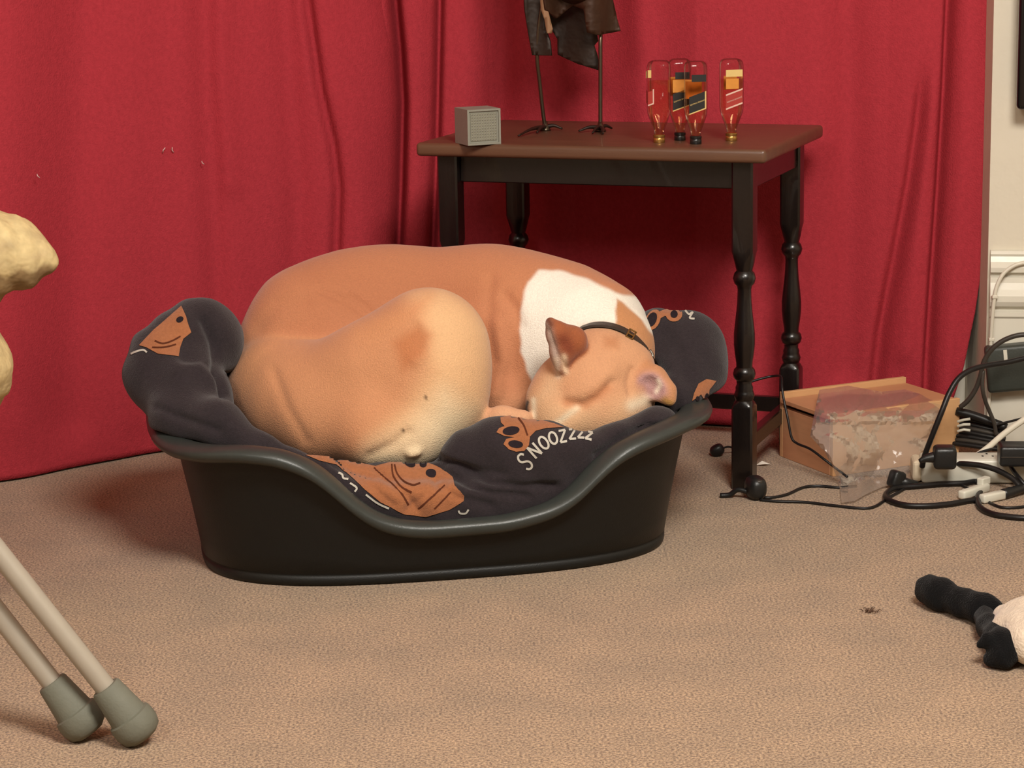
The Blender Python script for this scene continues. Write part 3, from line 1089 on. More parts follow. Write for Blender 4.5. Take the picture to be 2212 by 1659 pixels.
paint(np.exp(-(seg_dist(px, [(1422, 822), (1426, 832), (1418, 846)]) / 5) ** 2) * G['earr'], (240, 220, 200))
paint(0.8 * np.exp(-(seg_dist(px, [(1436, 866), (1448, 872)]) / 9) ** 2) * G['earr'], (190, 142, 66))
paint(0.9 * np.exp(-(seg_dist(px, [(1366, 876), (1392, 866)]) / 14) ** 2) * (head + G['earr']), (236, 214, 184))
# two tiny moles on the thigh
for mx_, my_ in ((919, 857), (870, 929)):
    paint(np.exp(-(seg_dist(px, [(mx_, my_), (mx_ + 1, my_ + 3)]) / 3.2) ** 2) * hind, (96, 70, 48))
M_fur = mat('short_tan_fur', (200, 130, 84), 0.75, 0.14, 380, 0.5, 520, attr='coat', sheen=0.2, spec=0.25)
dog = np_mesh('dog', V, F, M_fur, color=C, label='tan and white short-haired dog curled asleep in the bed', cat='dog')
bvh_dog = BVHTree.FromPolygons([Vector(p) for p in V], [tuple(int(i) for i in q) for q in F])

# collar: a leather band around the neck with a buckle and a steel ring
M_leather = mat('dark_brown_leather', (58, 50, 44), 0.5, 0.25, 120, 0.3, 300)
M_steel = mat('dull_steel', (150, 146, 138), 0.35, 0.1, 80, metal=0.9)
M_brass = mat('worn_brass', (150, 116, 70), 0.4, 0.1, 80, metal=0.8)
cc = at(1318, 780, 3.375)
lead = [(1254, 712, 3.325), (1280, 704, 3.318), (1310, 704, 3.314), (1340, 712, 3.314), (1366, 727, 3.316), (1388, 747, 3.322), (1405, 772, 3.335)]
cpts = [at(*q) for q in lead]
back = [cc + Vector((0.070, 0.06, -0.03)), cc + Vector((0.05, 0.11, -0.05)), cc + Vector((-0.02, 0.12, -0.03)), cc + Vector((-0.065, 0.07, 0.01))]
ring = spline(cpts + back + [cpts[0]], 8)


def band(path, wdir, w, t):
    v, f = [], []
    n = len(path)
    for i, p in enumerate(path):
        T = (path[min(i + 1, n - 1)] - path[max(i - 1, 0)]).normalized()
        out = (p - cc)
        out = (out - T * out.dot(T)).normalized()
        wd_ = (T.cross(out) * 0.75 + out * 0.65).normalized()
        out = wd_.cross(T)
        # tilt the band so its face looks up and towards the room
        for a, b in ((-.5, 0), (.5, 0), (.5, 1), (-.5, 1)):
            v.append(p + wd_ * (a * w) + out * (b * t))
    for i in range(n - 1):
        for k in range(4):
            k2 = (k + 1) % 4
            f.append((4 * i + k, 4 * i + k2, 4 * i + 4 + k2, 4 * i + 4 + k))
    f += [(0, 1, 2, 3), tuple(4 * (n - 1) + k for k in (3, 2, 1, 0))]
    return v, f


v, f = band(ring, None, 0.021, 0.0035)
collar = mesh_obj('collar', v, f, M_leather, dog, smooth=False, label='dark leather collar')
b0 = at(1363, 722, 3.303)
bmr = Matrix.Rotation(math.radians(30), 4, 'Y')
bmk = bmesh.new()
for c_, s_ in (((0, 0, .006), (.012, .003, .0025)), ((0, 0, -.006), (.012, .003, .0025)), ((.005, 0, 0), (.0025, .003, .014)), ((-.005, 0, 0), (.0025, .003, .014)), ((0, -.001, 0), (.010, .002, .002))):
    box_bm(bmr @ Vector(c_) + b0, s_, 0.0006, 1, bmr, bmk)
bm_obj('buckle', bmk, M_brass, collar)
v, f = tube(spline([at(1374, 748, 3.318), at(1388, 762, 3.322), at(1404, 782, 3.33), at(1410, 768, 3.335), at(1404, 756, 3.34)], 6), 0.0018, 8)
mesh_obj('steel_ring', v, f, M_steel, collar)


def loft(rows, n=32):
    """rows (z, half size, squareness 0 round .. 1 square [, half size y]) -> one closed skin"""
    v, f = [], []
    for row in rows:
        z, r, sq = row[:3]
        ry = row[3] if len(row) > 3 else r
        for k in range(n):
            a = 2 * math.pi * (k + .5) / n
            c, s = math.cos(a), math.sin(a)
            q = 1 / max(abs(c), abs(s))
            m_ = 1 + (min(q, 1.32) - 1) * sq
            v.append((r * c * m_, ry * s * m_, z))
    for i in range(len(rows) - 1):
        for k in range(n):
            k2 = (k + 1) % n
            f.append((i * n + k, i * n + k2, (i + 1) * n + k2, (i + 1) * n + k))
    f.append(tuple(range(n))[::-1])
    f.append(tuple((len(rows) - 1) * n + k for k in range(n)))
    return v, f


def auto_smooth(o, ang=35):
    me = o.data
    bmx = bmesh.new()
    bmx.from_mesh(me)
    for e in bmx.edges:
        if len(e.link_faces) == 2 and e.calc_face_angle(0) > math.radians(ang):
            e.smooth = False
    for fc in bmx.faces:
        fc.smooth = True
    bmx.to_mesh(me)
    bmx.free()
    return o


# ================================================================== side table
TYAW, TW, TD, TZ, TT_ = -0.36, 0.584, 0.396, 0.528, 0.022
TR = Vector((math.cos(TYAW), math.sin(TYAW), 0))
TB = Vector((-math.sin(TYAW), math.cos(TYAW), 0))
TC = Vector((0.397, 3.555, 0)) - TR * (TW / 2) + TB * (TD / 2)
TOP = TZ + TT_
M_top = mat('worn_brown_table_top', (84, 54, 40), 0.42, 0.22, 7, 0.08, 120, stretch=(1.0, 9.0, 9.0), coat=0.15, col2=(112, 78, 56))
M_dark = mat('near_black_stained_wood', (20, 14, 13), 0.30, 0.30, 12, 0.10, 140, stretch=(8, 8, 1), coat=0.25)
table = empty('side_table', TC, TYAW, label='dark wooden side table with turned legs and a worn brown top', cat='table')
auto_smooth(bm_obj('table_top', box_bm((0, 0, TZ + TT_ / 2), (TW, TD, TT_), 0.0065, 4), M_top, table), 50)
LEG = [(0, .0165, 1), (.003, .0172, 1), (.134, .0172, 1), (.141, .0160, .55), (.145, .0140, 0), (.149, .0155, 0), (.154, .0165, 0), (.158, .0150, 0), (.162, .0138, 0), (.166, .0142, 0), (.171, .0120, 0),
       (.177, .0125, 0), (.181, .0165, 0), (.188, .0182, 0), (.195, .0165, 0), (.199, .0128, 0), (.206, .0130, 0), (.220, .0152, 0), (.236, .0168, 0), (.252, .0168, 0), (.270, .0150, 0), (.290, .0126, 0),
       (.308, .0112, 0), (.324, .0108, 0), (.330, .0122, 0), (.334, .0160, 0), (.342, .0182, 0), (.350, .0160, 0), (.354, .0125, 0), (.358, .0135, 0), (.366, .0155, .1), (.376, .0166, .55), (.386, .0172, 1), (TZ, .0172, 1)]
v, f = loft(LEG, 32)
lx, ly = TW / 2 - 0.044, TD / 2 - 0.041
leg0 = None
for sx in (-1, 1):
    for sy in (-1, 1):
        if leg0 is None:
            leg0 = mesh_obj('leg', v, f, M_dark, table)
            auto_smooth(leg0, 32)
            o = leg0
        else:
            o = leg0.copy()
            COL.objects.link(o)
            o.parent = table
        o.location = (sx * lx, sy * ly, 0)
for c_, s_ in (((0, -ly + .008, TZ - .0225), (2 * lx - .034, .016, .045)), ((0, ly + .004, TZ - .0225), (2 * lx - .034, .016, .045)),
               ((-lx - .004, 0, TZ - .0225), (.016, 2 * ly - .034, .045)), ((lx + .004, 0, TZ - .0225), (.016, 2 * ly - .034, .045))):
    bm_obj('apron', box_bm(c_, s_, 0.0015, 1), M_dark, table)
for c_, s_ in (((0, ly, .070), (2 * lx - .034, .016, .026)), ((-lx, 0, .070), (.016, 2 * ly - .034, .026)), ((lx, 0, .070), (.016, 2 * ly - .034, .026))):
    bm_obj('stretcher', box_bm(c_, s_, 0.002, 1), M_dark, table)

# ------------------------------------------------------------------ grey cube
M_gcube = mat('grey_plastic', (142, 140, 128), 0.55, 0.08, 90, 0.2, 500)
M_gdark = mat('grey_plastic_grille', (134, 132, 116), 0.6, 0.08, 90, 0.2, 500)
c0 = atz(1011, 315, TOP)
cy_ = math.radians(22)
S = 0.057
cu = empty('cube_speaker', c0, cy_, label='small grey cube with a framed dotted front on the table', cat='speaker')
bmc = bmesh.new()
bmesh.ops.create_cube(bmc, size=1)
bmesh.ops.scale(bmc, vec=(S, S, S), verts=bmc.verts)
bmesh.ops.translate(bmc, vec=(S / 2, S / 2, S / 2), verts=bmc.verts)
ff = [q for q in bmc.faces if q.normal.y < -.9]
r_ = bmesh.ops.inset_region(bmc, faces=ff, thickness=0.0045)
fr_ = [q for q in bmc.faces if q.normal.y < -.9 and abs(q.calc_center_median().x - S / 2) < 1e-4 and q.calc_area() < S * S * .8 and q.calc_area() > S * S * .5]
ext = bmesh.ops.extrude_face_region(bmc, geom=fr_)
bmesh.ops.translate(bmc, vec=(0, 0.003, 0), verts=[g for g in ext['geom'] if isinstance(g, bmesh.types.BMVert)])
bmesh.ops.delete(bmc, geom=fr_, context='FACES')
bm_obj('body', bmc, M_gcube, cu)
bm_obj('grille', box_bm((S / 2, .0028, S / 2), (S - .0118, .002, S - .0118), 0.0006, 1), M_gdark, cu)
V, F = [], []
nd = 10
for i in range(nd):
    for j in range(nd):
        x, z = .0085 + (S - .017) * i / (nd - 1), .0085 + (S - .017) * j / (nd - 1)
        b = len(V)
        V += [(x - .0013, .0018, z - .0013), (x + .0013, .0018, z - .0013), (x + .0013, .0018, z + .0013), (x - .0013, .0018, z + .0013), (x, .0006, z)]
        F += [(b, b + 1, b + 4), (b + 1, b + 2, b + 4), (b + 2, b + 3, b + 4), (b + 3, b, b + 4)]
mesh_obj('dots', V, F, M_gcube, cu, smooth=False, kind='stuff')

# ------------------------------------------------------------------ small bottles standing on their caps
M_glass = film('clear_bottle_glass', (0.97, 0.93, 0.90, 1), 0.05, 0.65)
M_amber = film('amber_spirit', (1.0, 0.88, 0.74, 1), 0.1, 0.2)
M_gold = mat('gold_cap', (196, 150, 84), 0.25, 0.05, 60, metal=0.85)
M_blackcap = mat('black_cap', (26, 25, 24), 0.3, 0.1, 60, coat=0.3)
M_lred = mat('red_label_print', (170, 52, 44), 0.5, 0.06, 120)
M_lblack = mat('black_label_print', (26, 24, 22), 0.5, 0.06, 120)
M_lgold = mat('gold_label_print', (214, 140, 54), 0.5, 0.10, 120)
M_lcream = mat('cream_label_print', (222, 190, 120), 0.5, 0.06, 120)
M_lpink = mat('pale_label_border', (226, 188, 172), 0.5, 0.04, 120)
BH = 0.130
BROWS = [(.0125, .0080, 0), (.018, .0082, 0), (.024, .0100, .05), (.032, .0130, .2), (.040, .0154, .5), (.047, .0166, .75), (.056, .0170, .85), (.115, .0170, .85), (.122, .0168, .8), (.1275, .0155, .7), (BH, .0120, .6)]
CROWS = [(0, .0088, 0), (.001, .0094, 0), (.007, .0094, 0), (.008, .0088, 0), (.009, .0094, 0), (.0125, .0094, 0), (.0132, .0085, 0)]


def text_mesh(s, size):
    cu_ = bpy.data.curves.new('t', 'FONT')
    cu_.body = s
    cu_.size = size
    cu_.align_x = 'CENTER'
    cu_.align_y = 'CENTER'
    o = bpy.data.objects.new('t', cu_)
    COL.objects.link(o)
    dg = bpy.context.evaluated_depsgraph_get()
    me = bpy.data.meshes.new_from_object(o.evaluated_get(dg))
    bpy.data.objects.remove(o)
    bpy.data.curves.remove(cu_)
    return me


def quad_label(name, x0, x1, z0, z1, slant, side, M, parent, off=0.0005, t=0.0004):
    """thin paper label on one flat face of the bottle; side 0 front, 1 right, 2 back, 3 left"""
    hw = 0.0171 + off
    pts = [(x0, z0 + slant * x0), (x1, z0 + slant * x1), (x1, z1 + slant * x1), (x0, z1 + slant * x0)]
    V = [(x, -hw, z) for x, z in pts] + [(x, -hw + t, z) for x, z in pts]
    F = [(0, 1, 2, 3), (7, 6, 5, 4), (0, 4, 5, 1), (1, 5, 6, 2), (2, 6, 7, 3), (3, 7, 4, 0)]
    a = side * math.pi / 2
    V = [(x * math.cos(a) - y * math.sin(a), x * math.sin(a) + y * math.cos(a), z) for x, y, z in V]
    return mesh_obj(name, V, F, M, parent, smooth=False)


def bottle(px_, py_, yaw, capm, style, label):
    b = empty('bottle', atz(px_, py_, TOP), yaw, label=label, cat='bottle', group='small spirit bottles standing upside down on the table')
    v, f = loft(BROWS, 32)
    auto_smooth(mesh_obj('glass_body', v, f, M_glass, b), 60)
    v, f = loft([(z + (.0012 if i == 0 else 0), r - .0022, s) for i, (z, r, s) in enumerate(BROWS[:8])] , 24)
    v, f = loft([(.0135, .006, 0), (.024, .008, .05), (.040, .0132, .5), (.056, .0148, .85), (.098, .0148, .85)], 24)
    mesh_obj('spirit', v, f, M_amber, b)
    v, f = lathe([(r, z) for z, r, _ in CROWS], 24)
    auto_smooth(mesh_obj('cap', v, f, capm, b), 40)
    w = .0135
    if style == 'red':
        quad_label('top_label', -w, w, .103, .114, 0, 0, M_lcream, b)
        quad_label('back_label', -w, w * .6, .080, .102, 0, 2, M_lgold, b)
        quad_label('upper_label', -w, w * .55, .084, .100, 0, 0, M_lgold, b)
        quad_label('slanted_label', -w, w, .058, .078, .34, 0, M_lred, b)
        quad_label('label_border', -w, w, .0775, .0800, .34, 0, M_lpink, b, .0008)
        quad_label('label_border', -w, w, .0555, .0580, .34, 0, M_lpink, b, .0008)
    elif style == 'side':
        quad_label('top_label', -w * 1.0, -w * .6, .104, .116, 0, 0, M_lcream, b)
        quad_label('top_label', -w, w, .103, .114, 0, 3, M_lcream, b)
        quad_label('slanted_label', -w, w, .060, .080, .34, 3, M_lred, b)
        quad_label('slanted_label', -w, -w * .35, .066, .086, .34, 0, M_lred, b)
        quad_label('label_border', -w, -w * .30, .064, .0662, .34, 0, M_lpink, b, .0008)
        quad_label('label_border', -w * .42, -w * .28, .066, .088, .34, 0, M_lpink, b, .0009)
    else:
        quad_label('top_label', -w * .7, w, .099, .110, 0, 0, M_lblack, b)
        quad_label('back_label', -w, w, .070, .100, 0, 2, M_lgold, b)
        if style == 'blackgold':
            quad_label('upper_label', -w, w * .9, .078, .098, .0, 0, M_lgold, b)
        quad_label('slanted_label', -w, w, .054, .080, .34, 0, M_lblack, b)
        quad_label('label_border', -w, w, .0522, .0540, .34, 0, M_lcream, b, .0008)
        if style == 'black':
            quad_label('label_border', w * .85, w, .054, .080, .34, 0, M_lcream, b, .0009)
    if style != 'side':
        me = text_mesh('JOHNNIE WALKER', 0.0031)
        me.materials.append(M_lpink if style == 'red' else M_lcream)
        o = bpy.data.objects.new('label_text', me)
        setup(o, b)
        sl = math.atan(.34)
        # the bottle stands on its cap, so its lettering is upside down
        o.matrix_local = Matrix.Translation((0, -.01815, .067)) @ Matrix.Rotation(math.pi / 2, 4, 'X') @ Matrix.Rotation(math.pi + sl, 4, 'Z')
    return b


bottle(1424, 308, -0.30, M_gold, 'side', 'small clear bottle upside down on gold cap, left of the black-capped pair')
bottle(1469, 303, 0.05, M_blackcap, 'blackgold', 'black-labelled small bottle with gold panel, the rear of two on black caps')
bottle(1503, 311, 0.10, M_blackcap, 'black', 'small clear bottle on a black cap, nearest the table edge')
bottle(1580, 304, 0.16, M_gold, 'red', 'red-labelled small bottle upside down on gold cap, standing apart at right')

# ------------------------------------------------------------------ metal bird
M_rust = mat('rusty_sheet_metal', (54, 36, 26), 0.5, 0.4, 22, 0.5, 90, metal=0.35, col2=(34, 26, 20))
M_rust2 = mat('bronze_sheet_metal', (76, 46, 28), 0.45, 0.4, 18, 0.5, 80, metal=0.4, col2=(46, 30, 21))
M_tan = mat('pale_brass_strip', (150, 112, 82), 0.45, 0.2, 40, metal=0.4)
M_rod = mat('steel_rod', (96, 84, 70), 0.3, 0.15, 60, metal=0.9)
fl, fr2 = atz(1178, 282, TOP), atz(1297, 284, TOP)
SY = (fl.y + fr2.y) / 2
bird = empty('bird_sculpture', (fl + fr2) / 2, label='tall rusty metal bird sculpture on thin rod legs, standing on the table', cat='sculpture')
bo = (fl + fr2) / 2


def rel(p):
    return Vector(p) - bo


for pts in ([(1178, 280), (1172, 235), (1166, 180), (1160, 118), (1166, 40), (1185, -60)], [(1297, 282), (1297, 200), (1297, 100), (1296, 60), (1280, -60)]):
    fy = fl.y if pts[0][0] < 1200 else fr2.y
    path = spline([rel(at(x, y, fy + (SY - fy) * i / (len(pts) - 1))) for i, (x, y) in enumerate(pts)], 5)
    v, f = tube(path, 0.0034, 10)
    mesh_obj('leg', v, f, M_rod, bird)
for foot, toes in ((fl, ((1120, 297), (1215, 282), (1160, 290))), (fr2, ((1250, 287), (1322, 281), (1280, 291), (1303, 292)))):
    bmf = bmesh.new()
    v, f = lathe([(.0035, .016), (.006, .008), (.009, .003), (.010, .0005)], 12)
    ft = mesh_obj('foot', [Vector(q) + rel(foot) for q in v], f, M_rod, bird)
    for tx, ty in toes:
        e = atz(tx, ty, TOP)
        e.z += .003
        st = foot + Vector((0, 0, .006))
        path = spline([rel(st), rel(st.lerp(e, .5)) + Vector((0, 0, .004)), rel(e)], 4)
        v, f = tube(path, .003, 6, radii=[.0042 - .0026 * i / (len(path) - 1) for i in range(len(path))])
        mesh_obj('toe', v, f, M_rust, ft)


def plate(name, poly, y0, curve, M, thick=0.003):
    pts = []
    n = len(poly)
    for i in range(n):
        a, b = Vector(poly[i]), Vector(poly[(i + 1) % n])
        k = max(1, int((b - a).length / 10))
        pts += [a + (b - a) * (j / k) for j in range(k)]
    nb = len(pts)
    P = np.array(poly, float)
    gx, gy = np.meshgrid(np.arange(P[:, 0].min(), P[:, 0].max(), 9), np.arange(P[:, 1].min(), P[:, 1].max(), 9))
    G_ = np.stack([gx.ravel(), gy.ravel()], 1)
    G_ = G_[in_poly(G_, poly)]
    pts += [Vector(g) for g in G_]
    vo, _, fo, _, _, _ = delaunay_2d_cdt([Vector((p[0], p[1])) for p in pts], [(i, (i + 1) % nb) for i in range(nb)], [], 1, 1e-3)
    o = mesh_obj(name, [rel(at(p[0], p[1], y0 + curve(p[0], p[1]))) for p in vo], fo, M, bird)
    md = o.modifiers.new('thickness', 'SOLIDIFY')
    md.thickness = thick
    return o


plate('tail_plate', [(1155, -130), (1170, 0), (1188, 60), (1204, 84), (1205, 118), (1250, 138), (1294, 152), (1291, 120), (1284, 98), (1292, 88), (1285, 40), (1262, -130)], SY + .03, lambda x, y: .012 * math.sin((x - 1160) / 26), M_rust)
plate('wing', [(1110, -260), (1128, -60), (1132, 20), (1140, 70), (1149, 119), (1193, 120), (1190, 90), (1183, 70), (1172, 0), (1165, -60), (1200, -260)], SY - .004, lambda x, y: .010 * math.sin((x - 1120) / 22), M_rust)
plate('wing', [(1180, -260), (1168, -40), (1176, 20), (1200, 40), (1240, 12), (1262, 20), (1268, 70), (1290, 76), (1300, 74), (1341, 67), (1330, 30), (1320, -10), (1300, -120), (1270, -260)], SY - .012, lambda x, y: .014 * math.sin((x - 1190) / 18) * min(1, (y + 300) / 300), M_rust2)
plate('strip', [(1166, -10), (1174, -10), (1186, 30), (1194, 62), (1192, 72), (1181, 72), (1176, 42), (1168, 20)], SY - .018, lambda x, y: 0, M_tan, .002)
BB_ = [ball(1250, -60, SY, 70), ball(1225, -170, SY - .02, 95), ball(1200, -260, SY - .05, 70), ball(1180, -420, SY - .09, 32), ball(1200, -560, SY - .12, 30), ball(1230, -590, SY - .16, 42), ball(1250, -560, SY - .26, 10)]
p_lo = np.min([np.array(c) - r for c, r in BB_], 0) - .01
p_hi = np.max([np.array(c) + r for c, r in BB_], 0) + .01
V, F = nets(lambda X: chain_d(X, BB_, .03), p_lo, p_hi, .006)
np_mesh('bird_body', V - np.array(bo)[None], F, M_rust2, bird)

# ================================================================== wooden box and plastic bag
M_pine = mat('pale_planed_wood', (212, 160, 112), 0.55, 0.12, 10, 0.1, 160, stretch=(2, 2, 14), col2=(224, 176, 126))
M_pine2 = mat('pinkish_planed_wood', (206, 148, 108), 0.55, 0.12, 10, 0.1, 160, stretch=(2, 2, 14))
XA = atz(1799, 1030, 0)
XYAW = math.radians(25)
XL, XD, XH = 0.250, 0.165, 0.104
wbox = empty('wooden_box', XA, XYAW, label='pale wooden box with a flat lid on the carpet, under the plastic bag', cat='box')
t_ = 0.009
bm_obj('front_panel', box_bm((XL / 2, t_ / 2, XH / 2), (XL, t_, XH), .0008, 1), M_pine, wbox)
bm_obj('back_panel', box_bm((XL / 2, XD - t_ / 2, XH / 2 + .004), (XL, t_, XH + .008), .0008, 1), M_pine, wbox)
for x in (t_ / 2, XL - t_ / 2):
    bm_obj('side_panel', box_bm((x, XD / 2, XH / 2 - .009), (t_, XD - 2 * t_ - .001, XH - .018), .0008, 1), M_pine2, wbox)
bm_obj('lid', box_bm((XL / 2 - .002, XD / 2, XH - .006), (XL + .004, XD - 2 * t_ - .001, .008), .001, 1), M_pine2, wbox)
bm_obj('base_panel', box_bm((XL / 2, XD / 2, .005), (XL - 2 * t_ - .001, XD - 2 * t_ - .001, .006)), M_pine2, wbox)

M_bag = film('clear_plastic_film', (0.97, 0.96, 0.955, 1), 0.12, 0.42, 0.10, (0.92, 0.88, 0.85, 1), bump=0.2, bscale=26)
bag_poly = [(1770, 842), (1800, 838), (1832, 833), (1870, 840), (1905, 846), (1955, 841), (2005, 856), (2048, 872), (2035, 905), (2018, 945), (2012, 968), (1992, 985), (1976, 1006), (1970, 1036), (1930, 1046), (1905, 1052),
            (1870, 1068), (1846, 1082), (1818, 1086), (1815, 1058), (1806, 1028), (1797, 1004), (1780, 975), (1750, 942), (1757, 905), (1762, 878)]


def yfront(x):
    return XA.y + (x - XA.x) * math.tan(XYAW)


_rg = np.random.default_rng(11)
SEEDS = np.stack([_rg.uniform(1745, 2055, 90), _rg.uniform(830, 1090, 90)], 1)
SOFF = _rg.uniform(0, .006, 90)
SGRAD = _rg.normal(0, .00050, (90, 2))


def bag_point(p, layer, edge):
    x, y = p
    g = at(x, y, 3.66)
    yf = yfront(g.x)
    if y < 910:
        Y = yf - .012 + .0026 * 9 * math.log(1 + math.exp((890 - y) / 9)) - (.030 * math.sin((y - 893) / 137 * math.pi * .5) if y > 893 else 0)
    elif y < 1030:
        Y = yf - .012 - .030 * math.sin((y - 893) / 137 * math.pi * .5)
    else:
        Y = yf - .038 - (y - 1030) / 56 * .06
    dp = np.array([x, y])[None] - SEEDS
    crum = float((SOFF + (SGRAD * dp).sum(1) - 1.5e-5 * (dp ** 2).sum(1)).max())
    amp = 1.0 if y < 915 else .45
    Y -= ((crum * amp + .012) if layer == 0 else .003) * (0 if edge else 1)
    q = at(x, y, Y)
    if q.z < .003:
        q = atz(x, y, .003 + (0 if layer else .002))
    return q


pts = []
n = len(bag_poly)
for i in range(n):
    a, b = Vector(bag_poly[i]), Vector(bag_poly[(i + 1) % n])
    k = max(1, int((b - a).length / 7))
    pts += [a + (b - a) * (j / k) for j in range(k)]
nb = len(pts)
P = np.array(bag_poly, float)
gx, gy = np.meshgrid(np.arange(P[:, 0].min(), P[:, 0].max(), 6), np.arange(P[:, 1].min(), P[:, 1].max(), 6))
G_ = np.stack([gx.ravel(), gy.ravel()], 1) + np.random.uniform(-2, 2, (gx.size, 2))
G_ = G_[in_poly(G_, bag_poly)]
G_ = G_[seg_dist(G_, [tuple(p) for p in pts]) > 3]
pts += [Vector(g) for g in G_]
vo, _, fo, ovi, _, _ = delaunay_2d_cdt([Vector((p[0], p[1])) for p in pts], [(i, (i + 1) % nb) for i in range(nb)], [], 1, 1e-3)
edgev = [any(o_ < nb for o_ in ids) for ids in ovi]
V = [bag_point(p, 0, e) for p, e in zip(vo, edgev)]
back_id = {}
for i, (p, e) in enumerate(zip(vo, edgev)):
    if e:
        back_id[i] = i
    else:
        back_id[i] = len(V)
        V.append(bag_point(p, 1, False))
F = [tuple(q) for q in fo] + [tuple(back_id[i] for i in q)[::-1] for q in fo]
mesh_obj('plastic_bag', V, F, M_bag, smooth=False, label='crumpled clear plastic bag draped over the wooden box', cat='bag')

# ================================================================== leads, plugs and the router in the corner
M_cable = mat('black_cable_rubber', (26, 24, 24), 0.4, 0.15, 60, spec=0.4)
M_cable2 = mat('dark_grey_cable_rubber', (62, 56, 50), 0.42, 0.12, 60, spec=0.4)
M_bplug = mat('black_plug_plastic', (30, 31, 31), 0.38, 0.12, 60, 0.1, 300)
M_wplug = mat('white_plug_plastic', (226, 222, 206), 0.35, 0.04, 60)


def cable(name, pts, r, M, label, n=7):
    """pts: (px, py, Y) in the air or (px, py) lying on the carpet"""
    P = []
    for q in pts:
        P.append(at(*q) if len(q) == 3 else atz(q[0], q[1], r * 1.02))
    path = spline(P, n)
    for p in path:
        p.z = max(p.z, r * 1.02)
    v, f = tube(path, r, 9)
    return mesh_obj(name, v, f, M, label=label, cat='cable')


def ellipsoid(name, c, s, M, parent=None, rot=None, dome=0.0, **kw):
    bm_ = bmesh.new()
    bmesh.ops.create_uvsphere(bm_, u_segments=24, v_segments=14, radius=1)
    for vt in bm_.verts:
        e = 0.75
        vt.co = Vector((math.copysign(abs(vt.co.x) ** e, vt.co.x) * s[0], math.copysign(abs(vt.co.y) ** e, vt.co.y) * s[1], math.copysign(abs(vt.co.z) ** e, vt.co.z) * s[2]))
    if rot is not None:
        bmesh.ops.transform(bm_, matrix=rot, verts=bm_.verts)
    bmesh.ops.translate(bm_, vec=c, verts=bm_.verts)
    return bm_obj(name, bm_, M, parent, True, **kw)


# thin lamp flex with its foot switch
cable('flex', [(1600, 832, 3.80), (1640, 819, 3.80), (1672, 812, 3.80), (1687, 814, 3.765), (1689, 835, 3.745), (1693, 862, 3.735), (1702, 905, 3.72), (1710, 945, 3.70), (1722, 958, 3.69), (1750, 970, 3.665), (1780, 992, 3.645), (1802, 1009, 3.635), (1830, 1030, 3.60)], .0021, M_cable,
      'thin black flex hanging in front of the wooden box side')
cable('flex', [(1640, 1074), (1665, 1075), (1700, 1068), (1735, 1053), (1770, 1050), (1812, 1053), (1850, 1050)], .0024, M_cable, 'thin black flex on carpet running from foot switch under the bag')
cable('flex', [(1642, 1080), (1680, 1083), (1740, 1085), (1800, 1092), (1862, 1098), (1890, 1094), (1915, 1078), (1940, 1064), (1960, 1052)], .0024, M_cable, 'thin black flex on carpet curving round the front of the bag')
fs = empty('foot_switch', atz(1632, 1078, 0), label='black oval in-line foot switch beside the front table leg', cat='switch')
ellipsoid('switch_body', (0, 0, .019), (.0155, .021, .019), M_bplug, fs, Matrix.Rotation(.3, 4, 'Z'))
v, f = tube(spline([(-.012, 0, .012), (-.028, .006, .014), (-.040, .010, .005), (-.055, .012, .0035)], 5), .0042, 8)
mesh_obj('cord_end', v, f, M_bplug, fs)
ellipsoid('switch_button', (.004, -.012, .031), (.006, .006, .004), M_cable2, fs)
ps = empty('plug', atz(1549, 985, 0), label='small black oval plug lying on carpet left of the front table leg', cat='plug')
ellipsoid('plug_body', (0, 0, .010), (.0125, .011, .010), M_bplug, ps, Matrix.Rotation(-.5, 4, 'Y'))
v, f = tube(spline([(.010, 0, .014), (.022, .006, .014), (.045, .02, .004), (.07, .05, .003)], 5), .0018, 7)
mesh_obj('cord', v, f, M_cable, ps)
M_paper = mat('white_paper_scrap', (236, 226, 212), 0.8, 0.04, 80)
q0 = atz(1645, 1006, 0)
mesh_obj('paper_scrap', [q0 + Vector(o_) for o_ in ((-.010, 0, .001), (.004, -.006, .004), (.016, .004, .001), (.002, .010, .006))], [(0, 1, 2, 3)], M_paper, smooth=False, label='tiny white paper scrap on carpet behind the front table leg', cat='paper scrap')

# extension lead
e0, e1 = atz(1990, 1046, 0), atz(2212, 1047, 0)
ed = (e1 - e0).normalized()
eyaw = math.atan2(ed.y, ed.x)
ext_ = empty('extension_lead', e0, eyaw, label='white multi-socket extension lead lying on the carpet by the wall', cat='extension lead')
auto_smooth(bm_obj('socket_strip', box_bm((.17, .028, .021), (.34, .056, .040), .006, 3), M_wplug, ext_), 50)
for i in range(5):
    for dx, dz in ((0, .012), (-.008, -.004), (.008, -.004)):
        bm_obj('socket_hole', box_bm((.045 + i * .062 + dx, .028 + dz, .0411), (.003, .006, .0008)), M_bplug, ext_)
bm_obj('end_cap', box_bm((-.006, .028, .020), (.016, .052, .036), .007, 3), mat('cream_end_cap', (222, 204, 176), 0.4), ext_)
v, f = tube(spline([(.300, .03, .036), (.36, .03, .06), (.45, .05, .05)], 4), .004, 8)

